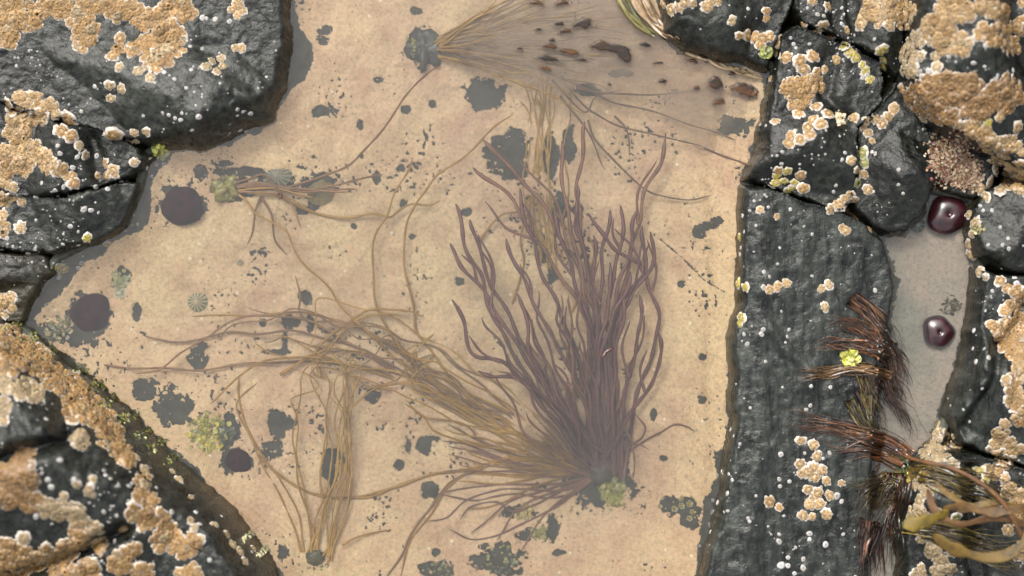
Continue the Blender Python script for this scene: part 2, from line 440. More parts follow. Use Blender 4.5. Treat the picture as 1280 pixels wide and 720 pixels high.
POOL = [(366,-200),(366,0),(363,60),(357,110),(343,148),(300,172),(255,186),(212,188),(193,200),(184,240),(165,285),(125,308),(80,330),
        (50,372),(35,402),(85,455),(165,520),(250,600),(345,718),(420,900),(850,900),(874,720),(892,650),(905,590),(911,520),(911,430),
        (920,380),(919,300),(926,232),(950,150),(957,92),(885,72),(830,42),(822,0),(820,-200)]
SIDE = [(1100,290),(1130,296),(1150,272),(1164,246),(1206,256),(1212,300),(1216,340),(1210,400),(1188,480),(1160,560),(1145,600),(1125,660),(1118,760),(1085,760),
        (1090,600),(1096,520),(1102,450),(1112,400),(1120,350)]
def bed_h(u, v):
    d = sdf(POOL, u, v) + 8
    far = np.clip((d - 40) / 200, 0, 1)
    hp = -(3 + 58 * (1 - np.exp(-np.maximum(d, 0) / 100))) + fbm(u, v, 110, 4, 1) * 7 * np.clip(d / 60, 0, 1) + fbm(u, v, 24, 3, 2) * 1.6
    # a small hollow in which the purple weed is rooted, and a low step down the right side
    hp = hp - 66 * np.exp(-(((u - 745) / 80) ** 2 + ((v - 585) / 60) ** 2))
    hp = hp + 3.2 * np.tanh((u - 885 - (v - 400) * -0.03 + fbm(u, v, 60, 4, 5) * 11) / 4.5) * np.clip(d / 30, 0, 1)
    ds0 = -sdf(SIDE, u, v) - 6
    out_ = np.clip((np.minimum(-d, ds0) - 8) / 14, 0, 1)
    ho = 7 - out_ * 75 + fbm(u, v, 40, 3, 3) * 5 * out_
    ho = np.where(-d > 900, 0, ho)
    t = np.clip(d / 6, 0, 1)
    h = ho * (1 - t) + hp * t
    ds = sdf(SIDE, u, v) + 6
    hs_ = -(4 + 12 * (1 - np.exp(-np.maximum(ds, 0) / 25))) + fbm(u, v, 30, 3, 6) * 1.8
    ts = np.clip(ds / 6, 0, 1)
    return h * (1 - ts) + hs_ * ts
def rock_h(r, u, v):
    d = sdf(r['poly'], u, v)
    d = d + fbm(u, v, 30, 4, r['seed']) * 4.5
    t = np.clip(d / (r['w'] * .72), 0, 1)
    prof = np.sqrt(np.maximum(1 - (1 - t) ** 2, 0))
    inland = np.minimum(-sdf(POOL, u, v), -sdf(SIDE, u, v))
    eh = np.clip(inland * 1.1 - 6, 0, r['top'] * 0.62)
    h = r['base'] + eh + (r['top'] - eh) * prof + fbm(u, v, 70, 4, r['seed'] + 3) * r['und'] * prof
    ck = np.clip(1 - np.abs(fbm(u, v, 62, 4, r['seed'] + 20)) / 0.045, 0, 1) * np.clip(fbm(u, v, 90, 2, r['seed'] + 31) * 3 + .6, 0, 1)
    h = h - ck * 9 * prof
    h = h + (np.abs(fbm(u, v, 34, 5, r['seed'] + 40)) - .3) * 10.0 * prof
    if 'planes' not in r:
        q = np.random.default_rng(r['seed'] * 7 + 1); pp = np.array(r['poly']); c0 = pp.clip((-60, -60), (1340, 780)); r['planes'] = []
        for _ in range(9):
            w_ = q.dirichlet(np.ones(len(c0)) * .7); c_ = w_ @ c0; a_ = q.uniform(0, 6.28); sl_ = q.uniform(.12, .75)
            r['planes'].append((c_[0], c_[1], math.cos(a_) * sl_, math.sin(a_) * sl_, r['top'] * q.uniform(.93, 1.05)))
    acc = np.exp(-(h - r['top']) / 2.2)
    for (cx_, cy_, gx_, gy_, z_) in r['planes']:
        pl_ = z_ + (u - cx_) * gx_ + (v - cy_) * gy_ + fbm(u, v, 40, 2, r['seed'] + cx_ % 5) * 3
        pl_ = np.maximum(pl_, r['top'] * .5)
        acc = acc + np.exp(-np.clip(pl_ - r['top'], -60, 60) / 2.2)
    h = np.where(t > 0, np.minimum(h, r['top'] - 2.2 * np.log(acc)), h)
    h = h + (fbm(u, v, 15, 4, r['seed'] + 9) * 1.2 + fbm(u, v, 5.5, 2, r['seed'] + 12) * 0.25) * r['fine'] * np.clip(t * 4, 0, 1)
    for line, gw, gd in r['grooves']:
        h = h - gd * np.exp(-(line_dist(line, u, v) / gw) ** 2) * np.clip(t * 3, 0, 1)
    return np.where(d < 0, r['base'] + eh + d * 7, np.maximum(h, r['base'] + eh * .6)), d
GX0, GY0, GST = -260.0, -260.0, 1.6
_gx = np.arange(GX0, 1560, GST); _gy = np.arange(GY0, 980, GST)
_U, _V = np.meshgrid(_gx, _gy)
BEDMAP = bed_h(_U, _V); SURF = BEDMAP.copy()
for r in ROCKS.values():
    p_ = np.array(r['poly']); a0, b0 = ((p_.min(0) - 20 - (GX0, GY0)) / GST).astype(int).clip(0); a1, b1 = ((p_.max(0) + 20 - (GX0, GY0)) / GST).astype(int)
    sl = (slice(b0, b1), slice(a0, a1))
    SURF[sl] = np.maximum(SURF[sl], rock_h(r, _U[sl], _V[sl])[0])
def lookup(G, u, v):
    x = np.clip((np.asarray(u, float) - GX0) / GST, 0, G.shape[1] - 1.01); y = np.clip((np.asarray(v, float) - GY0) / GST, 0, G.shape[0] - 1.01)
    i = x.astype(int); j = y.astype(int); fx = x - i; fy = y - j
    return (G[j, i] * (1 - fx) + G[j, i + 1] * fx) * (1 - fy) + (G[j + 1, i] * (1 - fx) + G[j + 1, i + 1] * fx) * fy
def surf_h(u, v): return lookup(SURF, u, v)
def bed_q(u, v): return lookup(BEDMAP, u, v)
def hit(px, py, fn=surf_h):
    """where the line of sight of a photo point meets the terrain"""
    px = np.atleast_1d(np.asarray(px, float)); py = np.atleast_1d(np.asarray(py, float))
    lo = np.full(px.shape, -130.0); hi = np.full(px.shape, 220.0)
    # march from above, then bisect
    hh = hi.copy(); done = np.zeros(px.shape, bool); res_hi = hi.copy(); res_lo = lo.copy()
    for z in np.arange(220, -131, -10.0):
        k = 1 - z / HC
        s = fn(640 + (px - 640) * k, 360 + (py - 360) * k)
        now = (s >= z) & ~done
        res_lo[now] = z; res_hi[now] = z + 10; done |= now
    for _ in range(8):
        mid = (res_lo + res_hi) / 2; k = 1 - mid / HC
        s = fn(640 + (px - 640) * k, 360 + (py - 360) * k)
        up = s >= mid
        res_lo = np.where(up, mid, res_lo); res_hi = np.where(up, res_hi, mid)
    k = 1 - res_lo / HC
    return 640 + (px - 640) * k, 360 + (py - 360) * k, res_lo
def surf_normal(u, v, fn=surf_h, e=4.0):
    hx = (fn(u + e, v) - fn(u - e, v)) / (2 * e); hy = (fn(u, v + e) - fn(u, v - e)) / (2 * e)
    n = np.stack([-hx, hy, np.ones_like(hx)], -1)
    return n / np.linalg.norm(n, axis=-1, keepdims=True)

# rock meshes
for key, r in ROCKS.items():
    p = np.array(r['poly']); x0, y0 = p.min(0) - 16; x1, y1 = p.max(0) + 16
    def axis(a, b, lo, hi):
        fine = np.arange(max(a, lo), min(b, hi), 1.8)
        left = np.arange(a, max(a, lo), 8.0); right = np.arange(min(b, hi), b + 8, 8.0)
        return np.unique(np.concatenate([left, fine, right]))
    ax = axis(x0, x1, -40, 1320); ay = axis(y0, y1, -40, 760)
    U, V = np.meshgrid(ax, ay)
    hr, d = rock_h(r, U, V)
    hr = np.maximum(hr, -110)
    co = np.stack([(U - 640) * S, (360 - V) * S, hr * S], -1).reshape(-1, 3)
    f = grid_faces(len(ax), len(ay), (d > -15))
    co, f = compact(co, f)
    o = bpy.data.objects.new('rock', np_mesh('rock', co, f, r['mat']))
    link(o); tag(o, r['label'], 'rock', 'dark rocks around the pool')

# ------------------------------------------------------------------ pool bed
CRUST = [(350,-200),(372,0),(378,35),(391,58),(392,75),(383,92),(374,105),(366,116),(352,134),(340,150),(322,163),(290,182),(222,190),(198,212),(184,245),
         (186,275),(168,292),(140,308),(112,328),(92,345),(72,368),(40,398),(60,430),(120,474),(185,528),(250,592),(345,706),(430,900),(840,900),(866,720),
         (872,690),(878,660),(880,625),(893,600),(905,560),(910,530),(908,480),(913,430),(926,400),(921,350),(919,300),(926,250),(932,212),(946,160),(955,110),(948,92),
         (885,72),(830,42),(822,0),(820,-200)]
BARE = [(605,117,25,21),(638,188,26,26),(614,196,12,14),(640,212,22,12),(398,230,21,13),(392,255,8,10),(380,262,10,6),(215,508,24,24),(182,486,17,14),(248,447,13,19),
        (625,700,32,22),(548,713,24,12),(412,583,10,24),(424,573,8,10),(530,558,10,12),(540,548,12,4),(540,612,12,12),(364,403,13,9),(388,406,6,10),(356,428,5,14),
        (350,440,19,4),(329,404,4,5),(382,372,9,9),(280,205,18,4),(300,215,34,7),(345,222,24,10),(408,37,13,6),(403,51,8,6),(400,140,11,9),(473,100,6,4),
        (450,155,4,7),(508,137,6,6),(541,130,5,5),(500,210,5,5),(520,14,9,5),(471,222,6,8),(453,195,4,4),(885,283,16,5),(873,290,8,9),(895,276,8,6),(852,355,5,4),
        (878,447,6,5),(817,517,4,9),(829,573,5,4),(850,632,28,14),(862,652,13,11),(700,690,9,5),(700,258,12,20),(680,320,7,9),(690,345,7,14),(878,500,6,6),
        (688,190,11,30),(712,180,8,22),(290,235,28,16),(527,60,20,24),(735,112,18,8),(775,92,14,6),(918,156,22,14),(752,602,40,34),(250,215,10,10),
        (100,420,26,16),(60,415,16,12),(150,345,12,10),(232,512,10,8),(172,390,6,12),(583,265,6,5),(575,352,6,5),(545,690,5,5),(510,558,4,7),(499,582,6,8),
        (355,690,8,10),(650,640,22,10),(660,668,18,8),(690,660,10,16),(516,296,5,4),(330,318,5,4),(443,283,4,4),(505,255,5,5),(722,262,7,10),(297,577,18,16),
        (285,540,14,22),(895,640,12,40),(886,690,12,26),(225,256,28,28),(110,391,28,26),(465,495,10,10),(345,530,12,18),(340,560,14,12),(362,530,12,9),(900,575,8,16)]
def bed_crust(px, py):
    d = sdf(CRUST, px, py) + fbm(px, py, 22, 4, 21) * 5
    m = np.clip(0.5 + d / 5.0, 0, 1)
    for (x, y, rx, ry) in BARE:
        sel = (np.abs(px - x) < rx * 2) & (np.abs(py - y) < ry * 2)
        if not sel.any(): continue
        pu, pv = px[sel], py[sel]
        q = np.sqrt(((pu - x) / rx) ** 2 + ((pv - y) / ry) ** 2)
        q = q + fbm(pu, pv, 9, 4, x % 7) * 0.34 + np.clip(fbm(pu, pv, 4, 3, 3 + x % 5) - .65, 0, 1) * 1.6
        m[sel] = np.minimum(m[sel], np.clip(0.5 + (q - 0.98) * min(rx, ry) / 3.0, 0, 1))
    # scattered small bare flecks
    s = fbm(px, py, 4.2, 3, 33); g = fbm(px, py, 50, 3, 35)
    m = np.minimum(m, np.clip(0.5 - (s - 1.42 - np.clip(g - 0.40, -1.2, 0.6) * 0.75) * 2.6, 0, 1))
    # hairline crack across the bed on the right
    ln = line_dist([(826,300),(850,320),(880,350),(905,365)], px, py)
    m = np.minimum(m, np.clip(0.15 + ln / 2.4 + fbm(px, py, 8, 2, 4) * 0.3, 0, 1))
    ds = sdf(SIDE, px, py) + fbm(px, py, 12, 3, 8) * 3
    side = np.clip(0.5 + (ds - 3) / 4, 0, 1)
    return np.maximum(m, side * 0.95), np.clip(ds / 4, 0, 1)
ax = np.unique(np.concatenate([-640 + -np.geomspace(1, 12000, 24)[::-1] + 640 - 180, np.arange(-180, 0, 12), np.arange(0, 1240, 1.35), np.arange(1240, 1460, 12), 1460 + np.geomspace(1, 12000, 24)]))
ay = np.unique(np.concatenate([-180 - np.geomspace(1, 12000, 24)[::-1], np.arange(-180, -20, 10), np.arange(-20, 745, 1.35), np.arange(745, 900, 12), 900 + np.geomspace(1, 12000, 24)]))
U, V = np.meshgrid(ax, ay)
hb = bed_h(U, V)
px = 640 + (U - 640) * HC / (HC - hb); py = 360 + (V - 360) * HC / (HC - hb)
cr, gy = bed_crust(px.ravel().copy(), py.ravel().copy())
cr2 = cr.reshape(U.shape)
hb = hb + 1.6 * cr2
co = np.stack([(U - 640) * S, (360 - V) * S, hb * S], -1).reshape(-1, 3)
o = bpy.data.objects.new('pool_bed', np_mesh('pool_bed', co, grid_faces(len(ax), len(ay)), M_BED, attrs={'crust': cr, 'grey': gy}))
link(o); tag(o, 'pale pink and tan encrusted bed of the rock pool', None, None, 'structure')

# water: one closed body, its top at z = 0
def water_body(poly, grow):
    p = np.array(poly, float); n = len(p)
    area = 0.5 * np.sum(p[:, 0] * np.roll(p[:, 1], -1) - np.roll(p[:, 0], -1) * p[:, 1])
    if area < 0: p = p[::-1]
    q = []
    for i in range(n):
        e1 = p[i] - p[i - 1]; e2 = p[(i + 1) % n] - p[i]
        n1 = np.array((e1[1], -e1[0])) / np.hypot(*e1); n2 = np.array((e2[1], -e2[0])) / np.hypot(*e2)
        m = n1 + n2; m /= max(0.5, np.hypot(*m) / 1.0) * max(0.6, np.hypot(*m) / 2)
        q.append(p[i] + (m / max(1e-6, np.hypot(*m))) * grow)
    import bmesh
    bm = bmesh.new()
    top = [bm.verts.new(W(x, y, 0)) for x, y in q]; bot = [bm.verts.new(W(x, y, -190)) for x, y in q]
    bm.faces.new(top); bm.faces.new(bot[::-1])
    for i in range(n): bm.faces.new((top[i], bot[i], bot[(i + 1) % n], top[(i + 1) % n]))
    bmesh.ops.recalc_face_normals(bm, faces=bm.faces[:])
    me = bpy.data.meshes.new('water'); bm.to_mesh(me); bm.free(); me.materials.append(M_WATER)
    return me
o = bpy.data.objects.new('water', water_body(SIDE, 10))
link(o); tag(o, 'shallow still water of the small side pool between the right rocks', None, None, 'structure')
o = bpy.data.objects.new('water', water_body(POOL, 10))
link(o); tag(o, 'still clear water filling the rock pool', None, None, 'structure')

# ------------------------------------------------------------------ barnacles
OCH = (0.315, 0.180, 0.056); OCH2 = (0.32, 0.205, 0.085); OCH3 = (0.23, 0.125, 0.038); YEL = (0.34, 0.28, 0.05); GRN = (0.19, 0.20, 0.04); PALE = (0.31, 0.225, 0.115)
WHT = (0.58, 0.52, 0.45)
def barnacle_arrays(col, seg=18, hole=False, seed=0, inner=False):
    r_ = np.random.default_rng(seed)
    #            radius, height, colour mix to body
    if inner: prof = [(1.20, -0.10, .8), (1.08, 0.10, .75), (0.98, 0.24, .7), (0.86, 0.36, .9), (0.70, 0.46, 1), (0.55, 0.52, 1), (0.40, 0.56, 1), (0.33, 0.52, 1.0)]
    else: prof = [(1.16, -0.06, 0.1), (1.10, 0.07, 0), (1.0, 0.17, 0.05), (0.90, 0.27, 0.2), (0.76, 0.38, 0.95), (0.57, 0.48, 1), (0.40, 0.53, 1), (0.33, 0.50, 1.0)]
    if hole: prof += [(0.33, 0.40, 2), (0.24, 0.1, 2.4), (0.0, 0.0, 3)]
    else: prof += [(0.27, 0.42, 1.6), (0.17, 0.44, 1.0), (0.0, 0.46, 1.3)]
    th = np.arange(seg) * 2 * math.pi / seg
    lob = r_.integers(5, 8); ph = r_.random() * 6.28
    out = 1 + 0.08 * np.cos(lob * th + ph) + 0.06 * np.cos(2 * th + ph * 2) + 0.05 * np.cos(3 * th + ph * 5) + r_.normal(0, 0.05, seg)
    ell = 1 + r_.uniform(-0.12, 0.12)
    co, cl = [], []
    body = np.array(col) * r_.uniform(0.85, 1.12)
    wc = np.array(WHT) * r_.uniform(0.85, 1.05)
    ofs = r_.normal(0, 0.06, 2)
    for (rr, z, k) in prof[:-1]:
        lumps = 1 + r_.normal(0, 0.055, seg)
        rad = rr * (1 + (out - 1) * min(1, rr)) * lumps
        zz = z + r_.normal(0, 0.05 if rr < 1 else 0.02, seg) * (rr > 0.2)
        for i in range(seg):
            co.append((rad[i] * math.cos(th[i]) * ell + ofs[0] * (1.1 - rr), rad[i] * math.sin(th[i]) / ell + ofs[1] * (1.1 - rr), zz[i]))
            if k <= 1: c = wc * (1 - k) + body * k
            elif k < 2: c = body * (0.55 if k > 1.4 else 0.8)
            else: c = np.array((0.03, 0.022, 0.015))
            cl.append(c * r_.uniform(0.66, 1.12) * (.74 if i % 3 == lob % 3 and .3 < rr < 1.05 else 1))
    co.append((ofs[0] * 1.1, ofs[1] * 1.1, prof[-1][1])); cl.append(np.array((0.015,) * 3) if hole else body * 0.7)
    nr = len(prof) - 1
    q = [(j * seg + i, j * seg + (i + 1) % seg, (j + 1) * seg + (i + 1) % seg, (j + 1) * seg + i) for j in range(nr - 1) for i in range(seg)]
    t = [((nr - 1) * seg + i, (nr - 1) * seg + (i + 1) % seg, nr * seg) for i in range(seg)]
    return np.array(co), np.array(q), np.array(t), np.clip(np.array(cl), 0, 0.9)
TONES = {'o': OCH, 'p': OCH2, 'd': OCH3, 'y': YEL, 'g': GRN, 'w': PALE}
VARS = {}
def barn_variant(tone, hole, k, inner=False):
    key = (tone, hole, k, inner)
    if key not in VARS:
        a = barnacle_arrays(TONES[tone], 18, hole, ord(tone) + k * 13 + 500 * hole + 70 * inner, inner)
        VARS[key] = (a, np_mesh('barnacle', a[0], [a[1], a[2]], M_BARN, a[3]))
    return VARS[key]

# (group phrase, label, tone, blobs) : blobs are circles in the photo filled with packed barnacles
# a blob smaller than 8.6 px is one single barnacle
CL = []
def cl(group, label, tone, blobs): CL.append((group, label, tone, blobs))
cl('barnacles in the top left crust', 'ochre barnacle in the crust along the top edge of the upper left boulder', 'o',
   [(8,8,18),(8,30,18),(28,18,22),(12,47,13),(40,24,14),(60,8,14),(75,10,14),(95,10,14),(92,22,10),(110,8,14),(105,25,12),(120,8,10),(105,44,16),(114,38,12),(102,55,10),(2,55,6)])
cl('barnacles in the crust right of the top left one', 'ochre barnacle in the pitted crust at the top middle of the upper left boulder', 'o',
   [(138,8,12),(150,15,13),(165,12,14),(178,25,14),(192,22,12),(212,10,14),(226,8,12),(236,14,10),(228,24,8),(207,36,14),(217,47,14),(202,55,14),(190,70,12),(206,72,12),(221,60,10),(182,55,12),(168,62,9),(195,86,8),(150,48,8),(148,63,9),(140,70,8)])
cl('barnacles in the group of three', 'white rimmed barnacle in the group of three on the upper left boulder', 'w', [(137,107,6.8),(152,111,7.2),(139,123,6.8)])
cl('pale barnacles under the pitted crust', 'pale white rimmed barnacle at the foot of the pitted crust on the upper left boulder', 'w', [(173,89,7.2),(182,83,6.2),(188,97,7),(149,84,6.2),(150,46,6.6)])
cl('barnacles in the rosette', 'white rimmed barnacle in the flower-like rosette on the upper left boulder', 'w', [(258,83,6.4),(265,76,6),(276,73,6.4),(279,83,6.6),(271,89,6.4)])
cl('barnacle pair on the upper left boulder', 'one of two joined barnacles right of the rosette on the upper left boulder', 'p', [(294,60,5.6),(302,60,6)])
cl('barnacles at the top edge near the pool', 'tan barnacle in the small tuft at the top edge beside the pool', 'p', [(297,4,8),(291,12,7),(302,13,7.5),(297,19,6)])
cl('barnacles heaped on the low left rock', 'ochre barnacle heaped on the low black rock under the left boulder', 'p',
   [(15,133,10),(28,125,10),(45,126,11),(60,134,11),(68,142,8),(50,148,10),(33,148,11),(18,150,10),(12,168,9),(30,165,11),(25,182,13),(8,192,12),(42,190,14),(56,198,12),(30,206,14),(8,212,12),(62,210,9),(76,212,9),(84,220,8),(5,228,9),(16,234,7)])
cl('big barnacles beside the heap', 'large ochre barnacle at the right end of the heap on the low left rock', 'o', [(85,149,11.5,1),(77,164,9,1),(88,170,9,1),(92,229,8,1),(90,220,7,1)])
cl('oval barnacle on the low left rock', 'single oval ochre barnacle at the middle right of the low left rock', 'o', [(142,168,10.5,1)])
cl('barnacles on the right end of the low left rock', 'pale barnacle in the row near the crevice of the low left rock', 'w', [(183,165,6.4),(168,166,7),(162,176,5),(170,176,5),(168,203,6),(99,182,6.5),(107,194,6)])
cl('cluster on the low left rock', 'pale orange barnacle in the cluster of five on the low left rock', 'p', [(132,204,6.4),(141,212,7.5),(134,219,6.8),(123,220,5.4),(143,218,6)])
cl('barnacles at the left edge', 'tan barnacle at the left edge on the smooth rock shelf', 'p', [(5,250,9),(18,247,7),(27,252,6),(3,285,9),(4,268,7)])
cl('flower barnacle', 'single white scalloped barnacle like a flower on the left rock shelf', 'w', [(26,285,8,1)])
cl('barnacles in the left notch', 'tan barnacle in the small group at the left edge above the slab', 'p', [(6,378,9),(14,370,7),(15,386,7),(3,392,8)])
cl('yellow barnacles on the left shore', 'bright yellow barnacle on the left shore of the pool', 'y', [(72,334,7),(80,336,7),(76,340,5.5),(109,297,6.5),(134,306,6)])
cl('crust at the top of the slab', 'ochre barnacle in the crust at the top of the lower left slab', 'o',
   [(10,425,18),(30,436,16),(8,452,20),(45,450,18),(66,470,16),(84,482,16),(98,498,20),(112,512,18),(128,526,16),(138,545,16),(152,566,12),(160,574,10),(92,515,12)])
cl('barnacles at the left edge of the slab', 'pale tan barnacle at the left edge of the lower left slab', 'w', [(30,485,14),(44,492,10),(5,480,10),(4,508,9),(5,525,8)])
cl('barnacles on the orange mound', 'orange barnacle in the mound on the left of the lower left slab', 'd', [(30,572,13),(22,594,18),(35,600,12),(10,616,18),(40,628,12),(3,590,10)])
cl('barnacle chain across the slab', 'tan barnacle in the chain that crosses the lower left slab', 'w', [(58,634,10),(74,638,12),(95,642,11),(80,620,7),(116,600,6),(111,612,8),(114,618,6),(100,550,10),(96,606,6),(118,660,9),(108,652,7)])
cl('single ringed barnacle on the slab', 'single white ringed barnacle at the lower left of the slab', 'w', [(30,673,10,1)])
cl('barnacles along the bottom left', 'ochre barnacle in the thick crust along the bottom left edge', 'o',
   [(8,690,16),(30,702,18),(58,698,15),(84,688,13),(100,676,11),(124,681,9),(76,716,16),(110,714,14),(150,704,13),(165,690,10),(178,716,12),(98,662,9),(8,716,16)])
cl('big round barnacle on the slab', 'large round tan barnacle in the middle of the lower left slab', 'p', [(156,660,11,1)])
cl('barnacles at the right of the slab', 'ochre barnacle in the branching crust at the right of the lower left slab', 'o',
   [(178,603,9),(176,618,9),(188,628,9),(168,642,10),(182,648,13),(198,650,12),(208,664,12),(200,674,10),(218,678,11),(232,688,10),(240,676,9),(200,685,8),(240,714,10),(225,716,8)])
cl('white barnacles along the slab edge', 'elongated white barnacle near the pool edge of the lower left slab', 'w', [(223,600,6.4),(238,622,5),(238,651,6),(243,660,5.5),(250,674,7),(268,656,5),(283,668,5),(290,681,6.6),(299,690,7),(305,702,6),(316,686,4.5),(215,590,5),(180,588,8)])
cl('barnacles at the top over the pool', 'ochre barnacle at the top edge on the rock overhanging the pool', 'p', [(830,4,7),(839,12,8),(850,9,8.2),(856,3,8),(866,5,6),(884,8,8.4),(890,2,6),(898,3,5)])
cl('lone white barnacle over the pool', 'lone white barnacle on the rock overhanging the pool', 'w', [(915,26,6.4,1)])
cl('orange barnacles along the gap', 'orange barnacle in the band along the gap right of the pool top', 'o', [(924,45,5.5),(934,44,8),(944,46,8.5),(953,48,8),(962,46,7),(975,53,8),(971,64,7),(983,72,8.4),(958,14,6),(958,23,6),(950,56,7)])
cl('big round crust right of the pool', 'ochre barnacle in the round crust on the dark boulder right of the pool', 'o', [(1000,113,18),(987,110,12),(1016,104,12),(1027,110,8),(997,126,12),(1000,76,8.5),(1004,86,8),(1016,70,8.5),(1021,90,6)])
cl('barnacles under the round crust', 'white rimmed ochre barnacle trailing below the round crust right of the pool', 'o', [(998,142,7.4),(1020,133,7),(1035,142,7.4),(1016,150,8),(1026,155,8.2),(1010,160,8),(1012,168,8),(1000,174,7),(986,179,8),(988,169,6.5)])
cl('barnacles on the dark boulder', 'single pale barnacle on top of the dark boulder right of the pool', 'p', [(1067,147,7.4),(1031,87,5.4),(1046,75,8),(969,152,5.5),(964,98,4.5)])
cl('barnacles at the crack', 'tan barnacle along the crack at the top right', 'p', [(1020,38,8),(1029,33,8),(1036,46,7),(1035,8,7),(1015,2,6),(1059,38,6.4),(1077,29,10,1),(1076,20,7),(1005,30,5)])
cl('barnacles on the narrow rock', 'ochre barnacle in the crust on the narrow rock at the top right', 'p', [(1090,12,13),(1102,8,13),(1110,20,9),(1112,32,7),(1098,30,7),(1125,6,10),(1135,14,10),(1130,27,9)])
cl('yellow barnacles in the crack', 'yellow brown barnacle in the crack below the narrow rock', 'y', [(1055,57,7),(1064,66,8),(1070,72,7),(1078,81,5),(1082,89,6),(1087,99,7),(1103,63,8),(1106,74,7),(1105,83,7)])
cl('chain above the egg boulder', 'tan barnacle in the chain curving over the egg-shaped boulder', 'p', [(1117,136,8.2),(1110,146,7),(1095,149,7),(1103,155,7),(1083,151,5.5),(1080,160,5.6),(1085,166,6),(1090,176,5),(1064,201,7),(1080,218,6.4),(1085,237,7.4),(1071,213,5.4),(1063,243,6),(1050,256,8),(1068,250,6),(1056,248,6)])
cl('green barnacles in the chain', 'green tinged barnacle in the chain left of the egg-shaped boulder', 'g', [(1078,191,8),(1080,203,7.4),(1072,229,7,2)])
cl('yellow and orange cluster', 'yellow orange barnacle in the bright cluster at the corner of the long ridge', 'y', [(984,214,6.6),(970,228,7.4),(971,220,6),(988,237,7.4),(993,229,6),(980,226,5)])
cl('orange barnacles of the bright cluster', 'orange barnacle in the bright cluster at the corner of the long ridge', 'o', [(973,213,6.4),(1001,219,7.6),(1004,235,8)])
cl('barnacles on the high rock top', 'large ochre barnacle crust on top of the high rock in the upper right corner', 'p',
   [(1190,12,18),(1178,26,13),(1163,30,10),(1206,14,12),(1236,6,14),(1248,14,9),(1168,42,11),(1186,46,12),(1200,54,12),(1206,64,8),(1178,56,10)])
cl('hanging barnacles on the high rock', 'tan barnacle in the short column on the left side of the high rock', 'w', [(1170,70,7.6),(1171,83,7.6),(1145,50,9),(1136,66,10),(1142,76,8),(1137,88,9),(1150,70,7)])
cl('barnacles at the right corner', 'orange barnacle in the crust at the right edge of the upper right rock', 'o', [(1252,18,9),(1256,34,11),(1244,46,11),(1262,56,10),(1272,62,8),(1230,40,9),(1276,32,9),(1278,4,7)])
cl('band across the high rock', 'brown ochre barnacle in the wide band across the high upper right rock', 'd',
   [(1130,112,8),(1140,122,10),(1150,110,9),(1165,106,12),(1180,103,12),(1196,106,12),(1212,106,11),(1224,106,8),(1163,121,11),(1182,120,12),(1200,122,12),(1216,126,10),(1232,129,12),(1246,116,12),(1260,105,10),(1267,116,12),(1256,128,12),(1278,124,8),(1150,136,9),(1172,142,11),(1188,146,9),(1206,140,8),(1222,142,9)])
cl('barnacles low on the high rock', 'tan barnacle low on the right side of the high upper right rock', 'p',
   [(1200,157,8),(1216,162,10),(1231,168,9),(1238,180,11),(1255,185,11),(1248,196,9),(1264,180,9),(1278,190,8),(1270,214,12),(1278,234,10),(1262,228,9),(1226,236,8),(1250,146,7),(1272,160,8)])
cl('white barnacles by the fissure', 'pale barnacle beside the dark fissure at the right edge', 'w', [(1155,150,5.4),(1245,212,7),(1238,228,8),(1250,238,8.4),(1232,246,7)])
cl('yellow barnacle on the high rock', 'single yellow barnacle low on the high upper right rock', 'y', [(1235,154,6.4,1)])
cl('strip beside the side pool', 'white edged barnacle in the strip right of the side pool', 'w', [(1213,268,7),(1219,279,8),(1216,292,6),(1212,306,7),(1214,319,7.4),(1213,330,5),(1225,340,7),(1232,346,5)])
cl('ochre barnacles at the right edge', 'ochre barnacle in the crust at the right edge beside the side pool', 'o', [(1250,351,7),(1259,360,8.2),(1274,368,9),(1256,388,8.2),(1266,386,9),(1240,407,8.4),(1250,415,9),(1262,405,9),(1276,402,10),(1270,420,11),(1258,430,9),(1276,440,12),(1262,446,8)])
cl('yellow crust at the right edge', 'yellow brown barnacle in the column at the right edge of the ribbed rock', 'p', [(1276,462,10),(1264,480,9),(1270,500,11),(1276,520,10),(1256,530,8.2),(1250,545,9),(1246,560,9),(1261,560,11),(1256,575,10),(1240,590,9),(1276,562,8),(1256,598,7)])
cl('yellow barnacle by the fissure', 'single fat pale yellow barnacle beside the lower right fissure', 'y', [(1224,588,7.4),(1232,600,6.6)])
cl('crust at the foot of the side pool', 'yellow brown barnacle in the crust at the foot of the side pool', 'w', [(1172,530,8),(1176,543,9),(1164,556,9),(1186,550,9),(1197,560,8.2),(1176,568,12),(1190,579,8.4),(1158,568,9)])
cl('barnacles under the kelp', 'yellow tan barnacle under the kelp in the lower right corner', 'w', [(1150,605,9),(1161,612,9),(1150,626,8.4),(1145,642,11),(1160,652,10),(1171,640,8),(1155,670,9),(1166,688,9),(1176,700,9),(1191,690,8),(1186,712,9),(1170,716,9),(1150,716,9)])
cl('green barnacles under the kelp', 'green yellow barnacle under the kelp in the lower right corner', 'g', [(1195,648,8),(1197,672,6.4),(1173,611,7.4,2),(1196,618,7)])
cl('barnacles in the corner', 'orange barnacle at the bottom right edge of the photo', 'p', [(1240,626,7),(1262,614,9),(1276,624,11),(1250,640,8),(1274,644,9),(1260,662,8.4),(1276,690,9),(1244,640,6)])
cl('barnacles on the long ridge', 'tan barnacle in the row on the upper part of the long ridge', 'p', [(962,362,7),(972,358,7.2),(983,354,6.4)])
cl('pair on the long ridge', 'white rimmed barnacle on the middle of the long ridge', 'w', [(1027,361,6.2),(1036,356,6.6),(1031,384,6.6)])
cl('big barnacle on the ridge side', 'orange barnacle with a white frill on the lower left of the long ridge', 'o', [(962,627,8),(974,634,5.4)])
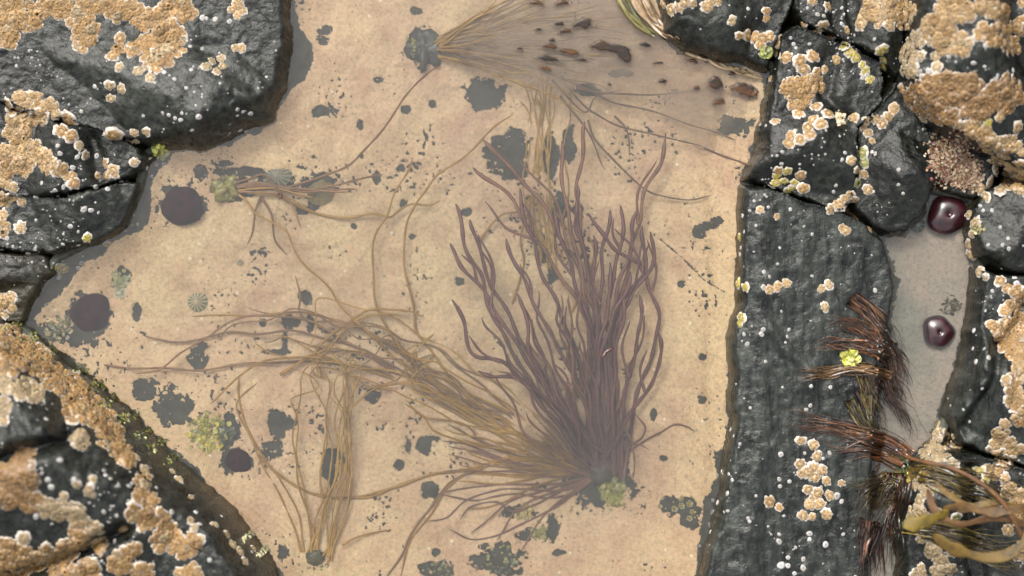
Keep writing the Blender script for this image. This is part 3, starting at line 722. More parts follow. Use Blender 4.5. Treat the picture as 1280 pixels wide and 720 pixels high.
cl('column of barnacles on the ridge', 'orange barnacle in the column on the lower part of the long ridge', 'p', [(1017,556,7),(1021,570,7),(1000,580,7.4),(1008,590,8),(1018,596,8.2),(1027,588,7.6),(1017,584,7),(1033,601,6.4),(1037,619,7),(1010,612,7),(1022,616,7.4),(1012,630,8),(1024,630,8),(1018,622,7),(1004,644,7),(1033,643,7.6),(1015,646,5.6),(1002,592,6)])
cl('barnacles among the brown weed', 'yellow barnacle among the brown weed on the long ridge', 'p', [(1056,541,5.6),(1001,551,6.4),(1077,661,5),(1052,604,5)])
cl('barnacles at the ridge crack', 'tan barnacle along the crack at the top of the long ridge', 'p', [(950,262,5),(971,271,5),(1038,262,6),(1046,256,7),(1060,263,7),(1068,270,5.4),(1057,288,7),(1052,284,5),(1086,287,5.6)])
cl('yellow barnacles at the pool rim', 'bright yellow barnacle on the right rim of the pool', 'y', [(924,354,6.6),(932,359,6),(927,397,7),(925,404,5.4),(925,296,4.6)])
cl('yellow barnacles on the bare patch', 'small yellow barnacle around the bare patch on the pool bed', 'y', [(827,622,4.4),(823,634,4.2),(832,645,4.4),(843,648,4.4),(855,618,4.6),(851,624,4),(862,630,4.6),(852,632,4.4),(865,640,4),(843,636,4),(838,619,3.6),(862,648,4)])
HOLES = [(95,8,3.6),(86,12,3),(60,15,3.4),(96,41,3.6),(210,54,4.2),(194,69,4.6),(200,72,4),(188,59,3)]

cand = []   # (px, py, r, tone, hole, clusterindex)
for ci, (group, label, tone, blobs) in enumerate(CL):
    for b in blobs:
        if len(b) == 4 or b[2] < 8.6:
            cand.append((b[0], b[1], b[2] * 0.96, tone, len(b) == 4 and b[3] == 2, ci, True))
    big = [b for b in blobs if len(b) == 3 and b[2] >= 8.6]
    if big:
        grow = 3.6 if any(k_ in label for k_ in ('slab', 'bottom left', 'high', 'right edge', 'narrow rock')) else 1.8
        pts = []
        x0 = min(b[0] - b[2] - 3 for b in big); x1 = max(b[0] + b[2] for b in big); y0 = min(b[1] - b[2] for b in big); y1 = max(b[1] + b[2] for b in big)
        for _ in range(int((x1 - x0) * (y1 - y0) * 0.5)):
            x = rnd.uniform(x0, x1); y = rnd.uniform(y0, y1)
            dd = max(b[2] + grow - math.hypot(x - b[0], y - b[1]) for b in big)
            if dd < 3.0: continue
            sz = rnd.choice((3.0, 3.6, 4.4, 5.0, 5.6, 6.4, 7.2))
            if all((x - q[0]) ** 2 + (y - q[1]) ** 2 > ((sz + q[2]) * 0.50) ** 2 for q in pts):
                pts.append((x, y, min(sz * 1.12, dd + 2.0), dd))
        for (x, y, s_, dd) in pts:
            tn = tone
            k = rnd.random()
            if tone in 'op' and k < 0.25: tn = rnd.choice('opdw')
            hole = rnd.random() < 0.035
            cand.append((x, y, s_, tn, hole, ci, 2 if dd > 5.5 and rnd.random() < .85 else False))
for (x, y, r_) in HOLES:
    near = min(range(len(cand)), key=lambda i: (cand[i][0] - x) ** 2 + (cand[i][1] - y) ** 2)
    c_ = cand[near]
    cand[near] = (x, y, r_ * 1.9, c_[3], True, c_[5], True)
cx = np.array([c_[0] for c_ in cand]); cy = np.array([c_[1] for c_ in cand])
hu, hv, hh = hit(cx, cy)
hn = surf_normal(hu, hv, e=5.0)
for k in range(len(hn)):           # do not lean further than about 40 degrees
    hn[k][2] = max(hn[k][2], 0.75 * math.hypot(hn[k][0], hn[k][1])); hn[k] /= np.linalg.norm(hn[k])
order = sorted(range(len(cand)), key=lambda i: -(cand[i][2] + (1.5 if cand[i][6] is True else 0)) if -5 < cand[i][0] < 1285 else 9)
solo = set(order[:300])
st_co, st_q, st_t, st_c, nv = [], [], [], [], 0
def basis(nrm, ang):
    z = Vector(nrm); x = Vector((math.cos(ang), math.sin(ang), 0)); x = (x - z * x.dot(z)).normalized(); y = z.cross(x)
    return Matrix((x, y, z)).transposed()
# opening plates, a part of the larger single barnacles
def plates_mesh():
    pr = [(0.30, 0.47), (0.26, 0.51), (0.12, 0.55), (0.0, 0.56)]
    co = []; seg = 12
    for (rr, z) in pr[:-1]:
        for i in range(seg):
            a = i * 2 * math.pi / seg
            zz = z - (0.05 if i % 6 == 0 else 0)
            co.append((rr * math.cos(a) * 1.25, rr * math.sin(a) * 0.8, zz))
    co.append((0, 0, 0.50))
    q = [(j * seg + i, j * seg + (i + 1) % seg, (j + 1) * seg + (i + 1) % seg, (j + 1) * seg + i) for j in range(2) for i in range(seg)]
    t = [(2 * seg + i, 2 * seg + (i + 1) % seg, 3 * seg) for i in range(seg)]
    c = np.tile(np.array((0.42, 0.30, 0.16)), (len(co), 1)); c[::2] *= 0.7
    return np_mesh('opening_plates', np.array(co), [np.array(q), np.array(t)], M_BARN, c)
PLATES = plates_mesh()
for i, c_ in enumerate(cand):
    x, y, r_, tone, hole, ci, single = c_
    a, me = barn_variant(tone, hole, rnd.randrange(7), single == 2)
    inner = single == 2; single = single is True
    ang = rnd.uniform(0, 6.28); R = basis(hn[i], ang)
    up = (rnd.uniform(0.55, 0.8) if single else rnd.uniform(0.6, 1.0) if not inner else rnd.uniform(0.8, 1.5))
    sink = 0.10 * r_
    loc = W(hu[i], hv[i], hh[i]) - Vector(hn[i]) * (sink * S)
    if i in solo:
        o = bpy.data.objects.new('barnacle', me)
        o.matrix_world = Matrix.Translation(loc) @ R.to_4x4() @ Matrix.Diagonal((r_ * S, r_ * S, r_ * S * up, 1))
        link(o); tag(o, CL[ci][1], 'barnacle', CL[ci][0])
        if single and r_ > 6.3 and not hole:
            pl = bpy.data.objects.new('opening_plates', PLATES); link(pl, o)
    else:
        M = np.array(R) @ np.diag((r_ * S, r_ * S, r_ * S * up))
        st_co.append(a[0] @ M.T + np.array(loc)); st_q.append(a[1] + nv); st_t.append(a[2] + nv)
        st_c.append(a[3] * rnd.uniform(0.85, 1.12)); nv += len(a[0])
if st_co:
    o = bpy.data.objects.new('barnacle_crust', np_mesh('barnacle_crust', np.concatenate(st_co), [np.concatenate(st_q), np.concatenate(st_t)], M_BARN, np.clip(np.concatenate(st_c), 0, .9)))
    link(o); tag(o, 'mass of small worn ochre barnacles filling the crusts on the rocks', 'barnacles', None, 'stuff')

# white young barnacles, scattered over the rocks
def spat_arrays(seed, seg=10):
    r_ = np.random.default_rng(seed)
    prof = [(1.1, -0.05, 0.9), (1.0, 0.18, 1.0), (0.78, 0.42, 1.0), (0.45, 0.55, 0.95), (0.25, 0.50, 0.55), (0, 0.42, 0.5)]
    co, c = [], []
    th = np.arange(seg) * 2 * math.pi / seg; out = 1 + r_.normal(0, 0.07, seg); ell = 1 + r_.uniform(-.15, .15)
    base = np.array((0.32, 0.305, 0.285)) * r_.uniform(0.7, 1.1)
    for (rr, z, k) in prof[:-1]:
        for i in range(seg):
            co.append((rr * out[i] * math.cos(th[i]) * ell, rr * out[i] * math.sin(th[i]) / ell, z + r_.normal(0, .02))); c.append(base * k)
    co.append((0, 0, prof[-1][1])); c.append(base * 0.5)
    nr = 5
    q = [(j * seg + i, j * seg + (i + 1) % seg, (j + 1) * seg + (i + 1) % seg, (j + 1) * seg + i) for j in range(nr - 1) for i in range(seg)]
    t = [((nr - 1) * seg + i, (nr - 1) * seg + (i + 1) % seg, nr * seg) for i in range(seg)]
    return np.array(co), np.array(q), np.array(t), np.array(c)
SP = [spat_arrays(100 + k) for k in range(6)]
SPM = [np_mesh('white_barnacle', a[0], [a[1], a[2]], M_SPAT, a[3]) for a in SP]
BIGSPAT = [(253,22,4.4),(258,23,4),(269,24,4.6),(287,27,4.4),(239,87,4.2),(179,145,4.4),(240,163,4.2),(203,141,4),(211,144,4),(219,148,4),(226,150,3.8),(297,137,4),(304,140,3.8),(313,142,4.2),(300,163,4.2),(308,164,3.8),
  (233,110,3.4),(243,115,3),(253,118,2.6),(275,104,3),(274,66,2.6),(205,90,3.8),(238,58,4),(253,61,3.4),(121,195,4.2),(75,192,3.8),(69,204,4.2),(52,229,4),(92,210,4.4),(142,221,4.6),(152,228,4.4),(159,226,4.2),(135,236,5),(120,234,4),(69,238,3.8),
  (97,196,4.4),(72,182,3.6),(45,247,5),(65,240,3.2),(9,298,4.6),(35,317,4.6),(2,312,5),(76,277,3),(88,283,4.4),(98,290,3.6),(105,262,5),(114,263,4.4),(123,266,3.6),(45,275,3.6),(102,329,5),(98,335,4.4),(74,347,5),(92,357,4),(101,356,4),(57,381,4),
  (161,300,3.6),(150,305,4),(145,310,3.6),(172,280,3.4),(205,205,4),(196,206,4.4),(188,198,4.2),(184,210,4),(190,220,3.4),
  (988,262,3),(1005,283,2.8),(975,310,3.4),(1015,293,3.6),(972,330,2.8),(1015,345,3.2),(986,412,3.6),(984,421,3.4),(982,428,3.2),(1094,363,3.4),(976,568,5),(1037,566,5),(1029,573,4),(974,599,3.4),(975,608,3),
  (974,668,4.4),(974,677,4.4),(964,668,3),(976,707,5.6),(985,697,5),(985,707,4.6),(993,717,5.6),(1004,699,4.4),(1004,710,4.6),(1012,667,4.4),(1012,674,4),(1032,681,5),(1054,668,3),(987,602,3),(1046,620,5),(1052,627,4),(980,645,2.6),
  (1013,507,4),(1008,512,3.6),(1014,483,3.4),(1038,484,3.4),(978,484,2.6),(945,620,3.6),(935,648,3.4),(937,652,3),(915,600,4),(909,617,4),(897,628,5),(890,640,4),(886,655,4.6),(888,665,4.4),(905,640,3),(925,555,3),(913,537,3.4),(917,545,3.6),
  (938,510,2.8),(930,498,2.6),(920,480,3),(930,418,4.4),(934,430,3.4),(954,412,4.4),(952,418,4),(957,452,2.8),(955,340,4),(962,346,3),(928,270,4),(930,290,3),(945,282,2.8),(926,310,4),(925,318,3.4),(950,156,3.2),(957,157,3.6),(978,190,4),(980,178,4),(977,205,4.6),
  (1014,163,3.6),(994,163,3.6),(1030,20,3.6),(1022,18,4.4),(1052,10,4),(1055,18,4),(1093,49,4),(1068,44,3),(992,55,4),(995,60,3.6),(1012,55,3),(1053,199,4),(1045,232,3.4),(1042,240,3),(1090,190,3),(1094,192,3.4),(1123,212,3.4),(1123,231,3),(1129,242,2.6),
  (1217,79,4.6),(1186,71,5),(1170,98,4.6),(1152,95,4.6),(1160,88,4),(1246,98,4),(1232,57,4),(1226,50,4.4),(1260,298,3),(1253,306,3.2),(1250,284,3),(1261,311,4),(1235,306,3),(1225,257,3),(1240,263,3),(1229,263,3.4),(1268,347,4.4),
  (1204,308,3.6),(1205,332,4.4),(1217,413,4.4),(1216,436,5),(1220,452,4.4),(1236,447,4),(1230,436,4),(1188,507,3),(1185,498,3),(1228,486,3.4),(1212,527,3.4),(1204,512,3),(1230,345,5),(1180,463,3),(1190,425,3),
  (190,595,4.4),(165,604,4),(148,607,3.6),(60,600,5),(64,609,5),(45,646,4.4),(65,655,4),(165,570,5),(130,588,4),(132,594,3.6),(130,640,4),(75,575,4),(92,600,4),(262,700,4),(245,640,4),(250,655,4.4),(215,640,4),(277,645,3.6)]
spat = [(x, y, r_ * rnd.uniform(.5, .85)) for (x, y, r_) in BIGSPAT]
x = np.array([rnd.uniform(-20, 1300) for _ in range(26000)]); y = np.array([rnd.uniform(-20, 740) for _ in range(26000)])
ins = sdf(POOL, x, y) ; ins2 = sdf(SIDE, x, y)
den = fbm(x, y, 46, 4, 50)
# denser belts
BELT = [([(125,150),(200,175),(205,210),(180,260),(120,310),(60,350)], 26, .8), ([(965,60),(1060,110),(1110,200)], 60, .5), ([(925,250),(915,420),(905,560),(880,700)], 20, .7),
        ([(1120,40),(1200,90),(1260,160)], 50, .6), ([(60,590),(140,600),(200,640)], 60, .4), ([(1000,20),(1120,60)], 36, .8), ([(1210,330),(1240,470),(1200,560)], 40, .4), ([(240,20),(260,60)], 24, .4), ([(90,150),(110,200),(90,240)],30,.5)]
bonus = np.zeros_like(x)
for ln, wd, k in BELT: bonus = np.maximum(bonus, k * np.exp(-(line_dist(ln, x, y) / wd) ** 2))
pr = np.clip((den - 0.35) * 0.7, 0, 0.45) + bonus * np.clip(0.1 + den * 0.9, 0, 1) * 0.7 + 0.012
ok = (rng.random(len(x)) < pr) & (ins < 4) & (ins2 < 0)
for k in np.nonzero(ok)[0]:
    spat.append((x[k], y[k], min(3.6, 0.8 + rnd.expovariate(2.0))))
# a few pale ones in the water margin
for k in np.nonzero((rng.random(len(x)) < 0.16) & (ins > 0) & (ins < 22) & (np.abs(x - 890) < 60) & (y > 380))[0]:
    spat.append((x[k], y[k], rnd.uniform(1.3, 3.0)))
sx = np.array([s_[0] for s_ in spat]); sy = np.array([s_[1] for s_ in spat])
hu, hv, hh = hit(sx, sy); hn = surf_normal(hu, hv, e=3.0)
rk = {}
PLACE = {'A': 'on the upper left boulder', 'B': 'on the low black rock at the left', 'B2': 'on the smooth rock shelf at the left edge', 'B3': 'on the small wedge rock at the left edge', 'C': 'on the lower left slab',
         'E': 'on the rock overhanging the top right of the pool', 'F': 'on the dark boulder right of the pool top', 'G': 'on the narrow rock at the top edge', 'I': 'on the high upper right rock', 'J': 'on the egg-shaped boulder',
         'D': 'on the long ridge right of the pool', 'T': 'on the knob of brown turf', 'K': 'on the rounded rock at the right edge', 'L': 'on the ribbed rock at the right edge', 'M': 'on the lower right corner rock', 'bed': 'in the crevices and margins between the rocks'}
best = np.full(len(spat), -1e9); who = np.array(['bed'] * len(spat), dtype=object)
for key, r in ROCKS.items():
    hr, d = rock_h(r, hu, hv)
    s_ = (hr > best) & (d > 0); best[s_] = hr[s_]; who[s_] = key
order = sorted(range(len(spat)), key=lambda i: -spat[i][2])
solo = set(order[:300])
cs, qs, ts, ccs, nv = [], [], [], [], 0
for i, (x_, y_, r_) in enumerate(spat):
    k = rnd.randrange(6); R = basis(hn[i], rnd.uniform(0, 6.28)); loc = W(hu[i], hv[i], hh[i]) - Vector(hn[i]) * (0.1 * r_ * S)
    if i in solo:
        o = bpy.data.objects.new('white_barnacle', SPM[k])
        o.matrix_world = Matrix.Translation(loc) @ R.to_4x4() @ Matrix.Diagonal((r_ * S, r_ * S, r_ * S * .9, 1))
        link(o); tag(o, 'small white barnacle scattered ' + PLACE[who[i]], 'barnacle', 'small white barnacles ' + PLACE[who[i]])
    else:
        a = SP[k]; M = np.array(R) @ np.diag((r_ * S, r_ * S, r_ * S * .9))
        cs.append(a[0] @ M.T + np.array(loc)); qs.append(a[1] + nv); ts.append(a[2] + nv); ccs.append(a[3] * rnd.uniform(.7, 1.1)); nv += len(a[0])
o = bpy.data.objects.new('barnacle_spat', np_mesh('barnacle_spat', np.concatenate(cs), [np.concatenate(qs), np.concatenate(ts)], M_SPAT, np.concatenate(ccs)))
link(o); tag(o, 'countless tiny white barnacle spat peppered over the rocks', 'barnacle spat', None, 'stuff')

# ------------------------------------------------------------------ seaweed with string-like fronds
def catmull(pts, step=4.0):
    p = [Vector(q) for q in pts]
    p = [p[0] * 2 - p[1]] + p + [p[-1] * 2 - p[-2]]
    out = []
    for i in range(1, len(p) - 2):
        a, b, c, d = p[i - 1], p[i], p[i + 1], p[i + 2]
        n = max(1, int((c - b).length / step))
        for k in range(n):
            t = k / n
            out.append(0.5 * ((2 * b) + (c - a) * t + (2 * a - 5 * b + 4 * c - d) * t * t + (3 * b - a - 3 * c + d) * t ** 3))
    out.append(p[-2])
    return out
def tube(pts, r0, r1, col, mat, name='frond', parent=None, seg=6, flat=1.0, taper_tip=True, wob=0.0, colvar=0.12, rmul=None, tw=0.0):
    """pts: (u,v,h) pixel-unit points from root to tip"""
    p = catmull(pts)
    if wob:
        a1, a2 = rnd.uniform(0, 9), rnd.uniform(0, 9)
        for i, q in enumerate(p):
            t = i / max(1, len(p) - 1)
            q.x += wob * t * math.sin(a1 + i * 0.35); q.y += wob * t * math.sin(a2 + i * 0.29)
    n = len(p)
    P3 = np.array([W(*q) for q in p])
    T = np.gradient(P3, axis=0); T /= np.linalg.norm(T, axis=1, keepdims=True) + 1e-12
    up = np.array([0, 0, 1.0])
    Sx = np.cross(T, up); Sx /= np.linalg.norm(Sx, axis=1, keepdims=True) + 1e-9
    Ux = np.cross(Sx, T)
    if tw:
        for i in range(n):
            a = math.sin(i * 0.12 + pts[0][0]) * tw
            s_, u_ = Sx[i].copy(), Ux[i].copy()
            Sx[i] = s_ * math.cos(a) + u_ * math.sin(a); Ux[i] = -s_ * math.sin(a) + u_ * math.cos(a)
    co = []; cl_ = []
    base = np.array(col) * (1 + rnd.uniform(-colvar, colvar))
    for i in range(n):
        t = i / max(1, n - 1)
        r_ = (r0 * (1 - t) + r1 * t) * (1 + 0.12 * math.sin(i * 0.9))
        if rmul: r_ *= rmul(t)
        if taper_tip and i > n - 4: r_ *= (0.85, 0.65, 0.3)[i - (n - 3)] if n > 4 else 0.6
        for k in range(seg):
            a = 2 * math.pi * k / seg
            co.append(P3[i] + (Sx[i] * math.cos(a) + Ux[i] * math.sin(a) * flat) * r_ * S)
            cl_.append(base * (0.92 + 0.14 * math.sin(i * 0.21 + k)))
    q = [(i * seg + k, i * seg + (k + 1) % seg, (i + 1) * seg + (k + 1) % seg, (i + 1) * seg + k) for i in range(n - 1) for k in range(seg)]
    co.append(P3[0]); co.append(P3[-1]); cl_ += [base, base]
    t_ = [(k, (k + 1) % seg, n * seg) for k in range(seg)] + [((n - 1) * seg + (k + 1) % seg, (n - 1) * seg + k, n * seg + 1) for k in range(seg)]
    me = np_mesh(name, np.array(co), [np.array(q), np.array(t_)], mat, np.clip(np.array(cl_), 0.003, .9))
    o = bpy.data.objects.new(name, me); link(o, parent)
    if parent is not None: o.matrix_parent_inverse = Matrix.Translation(-parent.location)
    return o
def lift(path, h_root, h_tip, above=None, mid=None):
    """photo polyline (root first) -> (u,v,h) points, clearing the bed by at least 2 px"""
    L = [0.0]
    for a, b in zip(path[:-1], path[1:]): L.append(L[-1] + math.hypot(b[0] - a[0], b[1] - a[1]))
    out = []
    for (x, y), l in zip(path, L):
        t = l / L[-1]
        if mid is None: h = h_root + (h_tip - h_root) * t
        else: h = (h_root * (1 - t) ** 2 + 2 * mid * t * (1 - t) + h_tip * t * t)
        u, v = unproj(x, y, h)
        fl = float(surf_h(np.array([u]), np.array([v]))[0]) + 3
        if h < fl:
            h = min(fl, -1.5) if fl < 0 else fl
            u, v = unproj(x, y, h)
        out.append((u, v, h))
    return out
def lump_mesh(cx_, cy_, ch, rx, ry, rz, col, mat, seed, amp=0.25, nu=26, nvv=14, name='holdfast'):
    r_ = np.random.default_rng(seed); co = []
    for j in range(nvv + 1):
        ph = math.pi * j / nvv
        for i in range(nu):
            th = 2 * math.pi * i / nu
            d = np.array((math.sin(ph) * math.cos(th), math.sin(ph) * math.sin(th), math.cos(ph)))
            k = 1 + amp * float(fbm(d[0] * 2 + seed, d[1] * 2 + d[2] * 1.7, 0.8, 3, seed % 5))
            co.append((cx_ + d[0] * rx * k, cy_ + d[1] * ry * k, ch + d[2] * rz * k))
    P3 = np.array([W(*c) for c in co])
    q = np.array([(j * nu + i, (j + 1) * nu + i, (j + 1) * nu + (i + 1) % nu, j * nu + (i + 1) % nu) for j in range(nvv) for i in range(nu)])
    cols = np.array(col)[None] * (1 + r_.normal(0, 0.15, (len(co), 1)))
    return np_mesh(name, P3, q, mat, np.clip(cols, 0.004, .9))
def add_lump(parent, *a, **k):
    me = lump_mesh(*a, **k); o = bpy.data.objects.new(k.get('name', 'holdfast'), me); link(o, parent)
    if parent is not None: o.matrix_parent_inverse = Matrix.Translation(-parent.location)
    return o
def floor_at(x, y):
    u, v, h = hit([x], [y], bed_q)
    return float(u[0]), float(v[0]), float(h[0])

TAN = (0.34, 0.185, 0.028); TAN2 = (0.40, 0.235, 0.045); PUR = (0.145, 0.066, 0.058); PUR2 = (0.19, 0.092, 0.058); MIXC = (0.24, 0.125, 0.048)

# --- the purple branching weed
bu, bv, bh = floor_at(752, 590)
purple = empty('seaweed', W(bu, bv, bh), 'large purple-brown bushy seaweed with many thin branches in the middle of the pool', 'seaweed')
add_lump(purple, bu, bv, bh + 6, 20, 16, 12, (0.06, 0.05, 0.03), M_FROND, 3)
PURP = [
 [(569,257),(578,290),(590,325),(603,352),(613,385),(625,412),(648,452),(672,492),(705,535),(745,582)],
 [(588,272),(597,300),(601,325),(615,355),(630,385),(652,425),(680,475),(715,530),(748,582)],
 [(560,307),(575,328),(596,352),(612,378),(640,420),(675,480),(720,545),(750,585)],
 [(567,377),(577,400),(584,425),(597,446),(625,453),(645,466),(680,505),(720,550),(750,588)],
 [(595,463),(618,469),(648,476),(685,512),(725,560),(752,588)],
 [(737,265),(752,292),(770,314),(798,328),(803,340),(795,354),(772,385),(758,430),(756,500),(755,588)],
 [(762,262),(756,300),(752,340),(750,380),(751,430),(756,500),(757,588)],
 [(777,258),(777,290),(776,312),(765,350),(759,392),(757,440),(757,510),(757,588)],
 [(797,260),(792,285),(785,320),(775,352),(766,392),(762,450),(760,520),(759,588)],
 [(835,170),(825,200),(806,245),(797,280),(786,330),(776,372),(766,425),(762,500),(759,588)],
 [(805,280),(803,308),(808,340),(815,365),(822,390),(822,412),(817,440),(802,475),(788,515),(775,555),(762,590)],
 [(815,292),(815,325),(805,350),(786,376),(770,412),(764,470),(761,540),(758,590)],
 [(799,370),(800,400),(797,432),(786,470),(776,508),(768,550),(760,590)],
 [(822,415),(826,450),(820,470),(806,490),(785,530),(770,570),(760,592)],
 [(590,208),(620,230),(650,266),(670,300),(692,332),(718,370),(738,412),(750,455),(755,520),(757,588)],
 [(605,176),(640,212),(670,245),(690,276),(710,312),(734,362),(750,420),(756,500),(757,588)],
 [(720,230),(722,262),(726,300),(736,342),(746,392),(753,460),(756,588)],
 [(733,150),(726,200),(722,240),(726,290),(740,360),(752,450),(757,588)],
 [(650,370),(657,400),(666,450),(690,502),(725,555),(750,590)],
 [(648,236),(655,262),(664,300),(678,340),(700,390),(726,450),(745,520),(755,588)],
 [(633,300),(646,330),(664,372),(690,420),(720,480),(744,545),(755,588)],
 [(690,262),(704,300),(716,345),(733,395),(748,460),(756,588)],
 [(700,178),(704,220),(708,262),(720,310),(735,370),(750,450),(757,588)],
 [(740,292),(745,325),(742,360),(746,410),(754,480),(757,588)],
 [(760,330),(764,362),(760,400),(758,450),(757,588)],
 [(787,340),(780,368),(770,400),(763,450),(758,588)],
 [(783,368),(778,400),(768,440),(760,500),(757,588)],
]
LOW = [
 [(560,662),(588,673),(620,670),(650,656),(690,636),(725,612),(750,592)],
 [(553,620),(590,625),(620,620),(645,618),(685,622),(720,615),(750,592)],
 [(535,650),(558,647),(585,625),(620,612),(660,612),(710,612),(750,594)],
 [(548,618),(575,612),(610,606),(650,606),(700,604),(748,592)],
 [(590,665),(620,640),(650,622),(690,610),(748,592)],
 [(620,675),(640,645),(666,625),(700,612),(748,594)],
 [(556,590),(590,588),(640,590),(700,596),(748,592)],
 [(650,690),(668,660),(690,635),(720,612),(750,596)],
 [(575,650),(590,632),(620,628),(640,640),(665,632),(700,615),(748,594)],
 [(870,541),(860,534),(842,530),(825,540),(806,552),(785,566),(760,590)],
 [(795,516),(806,532),(801,548),(792,555),(775,572),(760,590)],
 [(812,562),(800,555),(790,552),(782,540),(770,560),(758,590)],
 [(790,600),(793,570),(787,545),(772,560),(758,590)],
]
for i, pth in enumerate(PURP):
    jx, jy = rnd.uniform(-22, 22), rnd.uniform(-14, 12)
    p = [(a_ + jx * max(0, 1 - k_ / 2.5), b_ + jy * max(0, 1 - k_ / 2.5)) for k_, (a_, b_) in enumerate(pth[::-1])]
    c = PUR2 if i in (14, 15, 9, 17, 22) else PUR
    tube(lift(p, bh + 6, rnd.uniform(-14, -6), mid=-22), 3.0, 2.2, c, M_FROND, parent=purple, wob=2.6, rmul=lambda t: 1.0 if t < .9 else 1.15)
    if i < 17 or i in (19, 20, 21):       # forked tips
        k = rnd.randrange(len(pth) // 3, len(pth) // 2 + 1)
        bx, by = pth[k]; tx, ty = pth[0]
        side = rnd.choice((-1, 1)); L_ = math.hypot(tx - bx, ty - by) * rnd.uniform(.45, .8); a = math.atan2(ty - by, tx - bx) + side * rnd.uniform(.25, .5)
        q = [(bx, by), (bx + L_ * .5 * math.cos(a), by + L_ * .5 * math.sin(a)), (bx + L_ * math.cos(a - side * .25), by + L_ * math.sin(a - side * .25))]
        tube(lift(q, -20, rnd.uniform(-14, -6)), 2.0, 1.3, c, M_FROND, parent=purple, wob=1.0)
for p in LOW:
    tube(lift(p[::-1], bh + 4, -50), 1.8, 1.0, PUR2, M_FROND, parent=purple, wob=1.4)
for i in range(26):                      # the dense inner bush
    a = math.radians(rnd.gauss(-112, 24)); L_ = rnd.uniform(110, 250) * (0.75 if a < math.radians(-150) else 1)
    p = [(752 + rnd.uniform(-26, 20), 586 + rnd.uniform(-14, 12))]
    steps = 6; ang = a + rnd.uniform(-.25, .25)
    for k in range(steps):
        ang += (math.radians(-98) - ang) * 0.16 + rnd.uniform(-.16, .16)
        x_, y_ = p[-1]; p.append((x_ + L_ / steps * math.cos(ang), y_ + L_ / steps * math.sin(ang)))
    tube(lift(p, bh + 5, rnd.uniform(-30, -10), mid=rnd.uniform(-55, -25)), 2.6, 1.4, rnd.choice((PUR, PUR, PUR2)), M_FROND, parent=purple, wob=4)

# --- the tan string weed sweeping to the left
bu, bv, bh = floor_at(722, 590)
tanw = empty('seaweed', W(bu, bv, bh), 'tan string-like seaweed whose long cords sweep from the bush towards the left shore', 'seaweed')
add_lump(tanw, bu, bv, bh + 4, 14, 12, 8, (0.10, 0.08, 0.03), M_FROND, 5)
END = [(722,590),(690,566),(650,545)]
TANS = [
 [(130,457),(200,461),(250,462),(320,454),(370,452),(430,455),(480,466),(530,492),(590,524)],
 [(170,466),(202,460),(230,440),(256,422),(290,402),(330,394),(380,400),(430,425),(480,455),(540,488),(600,520)],
 [(178,421),(200,425),(240,426),(290,415),(325,417),(370,414),(410,424),(450,436),(500,462),(560,500),(610,525)],
 [(240,394),(300,395),(340,392),(382,392),(430,402),(470,420),(520,448),(570,485),(620,520)],
 [(262,505),(300,470),(330,452),(370,446),(420,452),(480,470),(540,500),(600,532)],
 [(370,346),(374,370),(374,388),(390,402),(425,403),(455,412),(490,436),(530,465),(580,500),(620,522)],
 [(355,284),(367,310),(386,335),(410,360),(426,381),(450,406),(472,428),(500,452),(540,480),(590,512)],
 [(550,252),(535,257),(515,254),(500,262),(487,272),(465,268),(435,272),(400,268),(370,257),(350,246),(320,238)],
 [(515,195),(508,218),(493,245),(483,268),(470,292),(466,330),(468,366),(476,395),(492,425),(520,455),(560,490),(610,525)],
 [(640,143),(603,173),(575,200),(546,220),(530,240),(520,255),(507,285),(505,320),(510,355),(518,390),(522,415),(540,440),(560,468),(590,502),(630,535)],
 [(530,398),(515,390),(490,386),(462,388),(440,400),(412,420),(395,440),(400,470)],
 [(505,394),(490,392),(462,395),(445,402),(425,418),(410,434),(380,450),(350,468)],
 [(300,470),(298,500),(310,535),(330,575),(350,592),(375,611),(400,620),(440,622),(465,621),(500,606),(540,593),(580,588),(640,572)],
 [(320,567),(335,580),(358,600),(378,614),(410,621),(450,621),(486,612),(530,596),(590,587),(650,575)],
 [(483,722),(500,696),(511,674),(533,640),(553,614),(574,597),(600,586),(650,573)],
 [(500,722),(506,696),(520,665),(540,640),(560,610),(590,588),(650,572)],
 [(505,505),(530,520),(545,540),(575,552),(620,560),(660,566)],
 [(430,520),(470,485),(520,480),(560,500),(610,530)],
]
tan_strands = []
for i, pth in enumerate(TANS):
    p = pth[::-1]
    if i in (7, 10, 11):
        pp = lift(p, -40, -45)
    elif i in (12, 13, 14, 15):
        pp = lift([(722, 590), (690, 578)] + p, bh + 6, -62)
    else:
        pp = lift(END + p, bh + 6, rnd.uniform(-40, -20), mid=-40)
    tube(pp, 2.1, 1.25, rnd.choice((TAN, TAN, MIXC)), M_FROND, parent=tanw, wob=1.4)
for i in range(17):
    spread = rnd.gauss(0, 1)
    far = rnd.random()
    ex, ey = (rnd.uniform(300, 430), 425 + spread * 26) if far < .55 else (rnd.uniform(430, 540), 420 + spread * 34 + 20)
    p = [(722 + rnd.uniform(-14, 14), 588 + rnd.uniform(-12, 12)), (688 + spread * 3, 562 + spread * 15 + rnd.uniform(-8, 8)), (636 + spread * 3, 532 + spread * 24 + rnd.uniform(-8, 8)), (580 + spread * 4, 500 + spread * 30 + rnd.uniform(-8, 8)), (520, 466 + spread * 30 + rnd.uniform(-12, 12)),
         ((525 + ex) / 2, (470 + ey) / 2 - 8 + spread * 14), (ex, ey)]
    if rnd.random() < .5: p.append((ex - rnd.uniform(20, 70), ey + rnd.uniform(0, 60)))
    tube(lift(p, bh + 6, rnd.uniform(-50, -14), mid=rnd.uniform(-60, -25)), 1.55, 0.9, rnd.choice((TAN, TAN2, TAN, MIXC)), M_FROND, parent=tanw, wob=6)
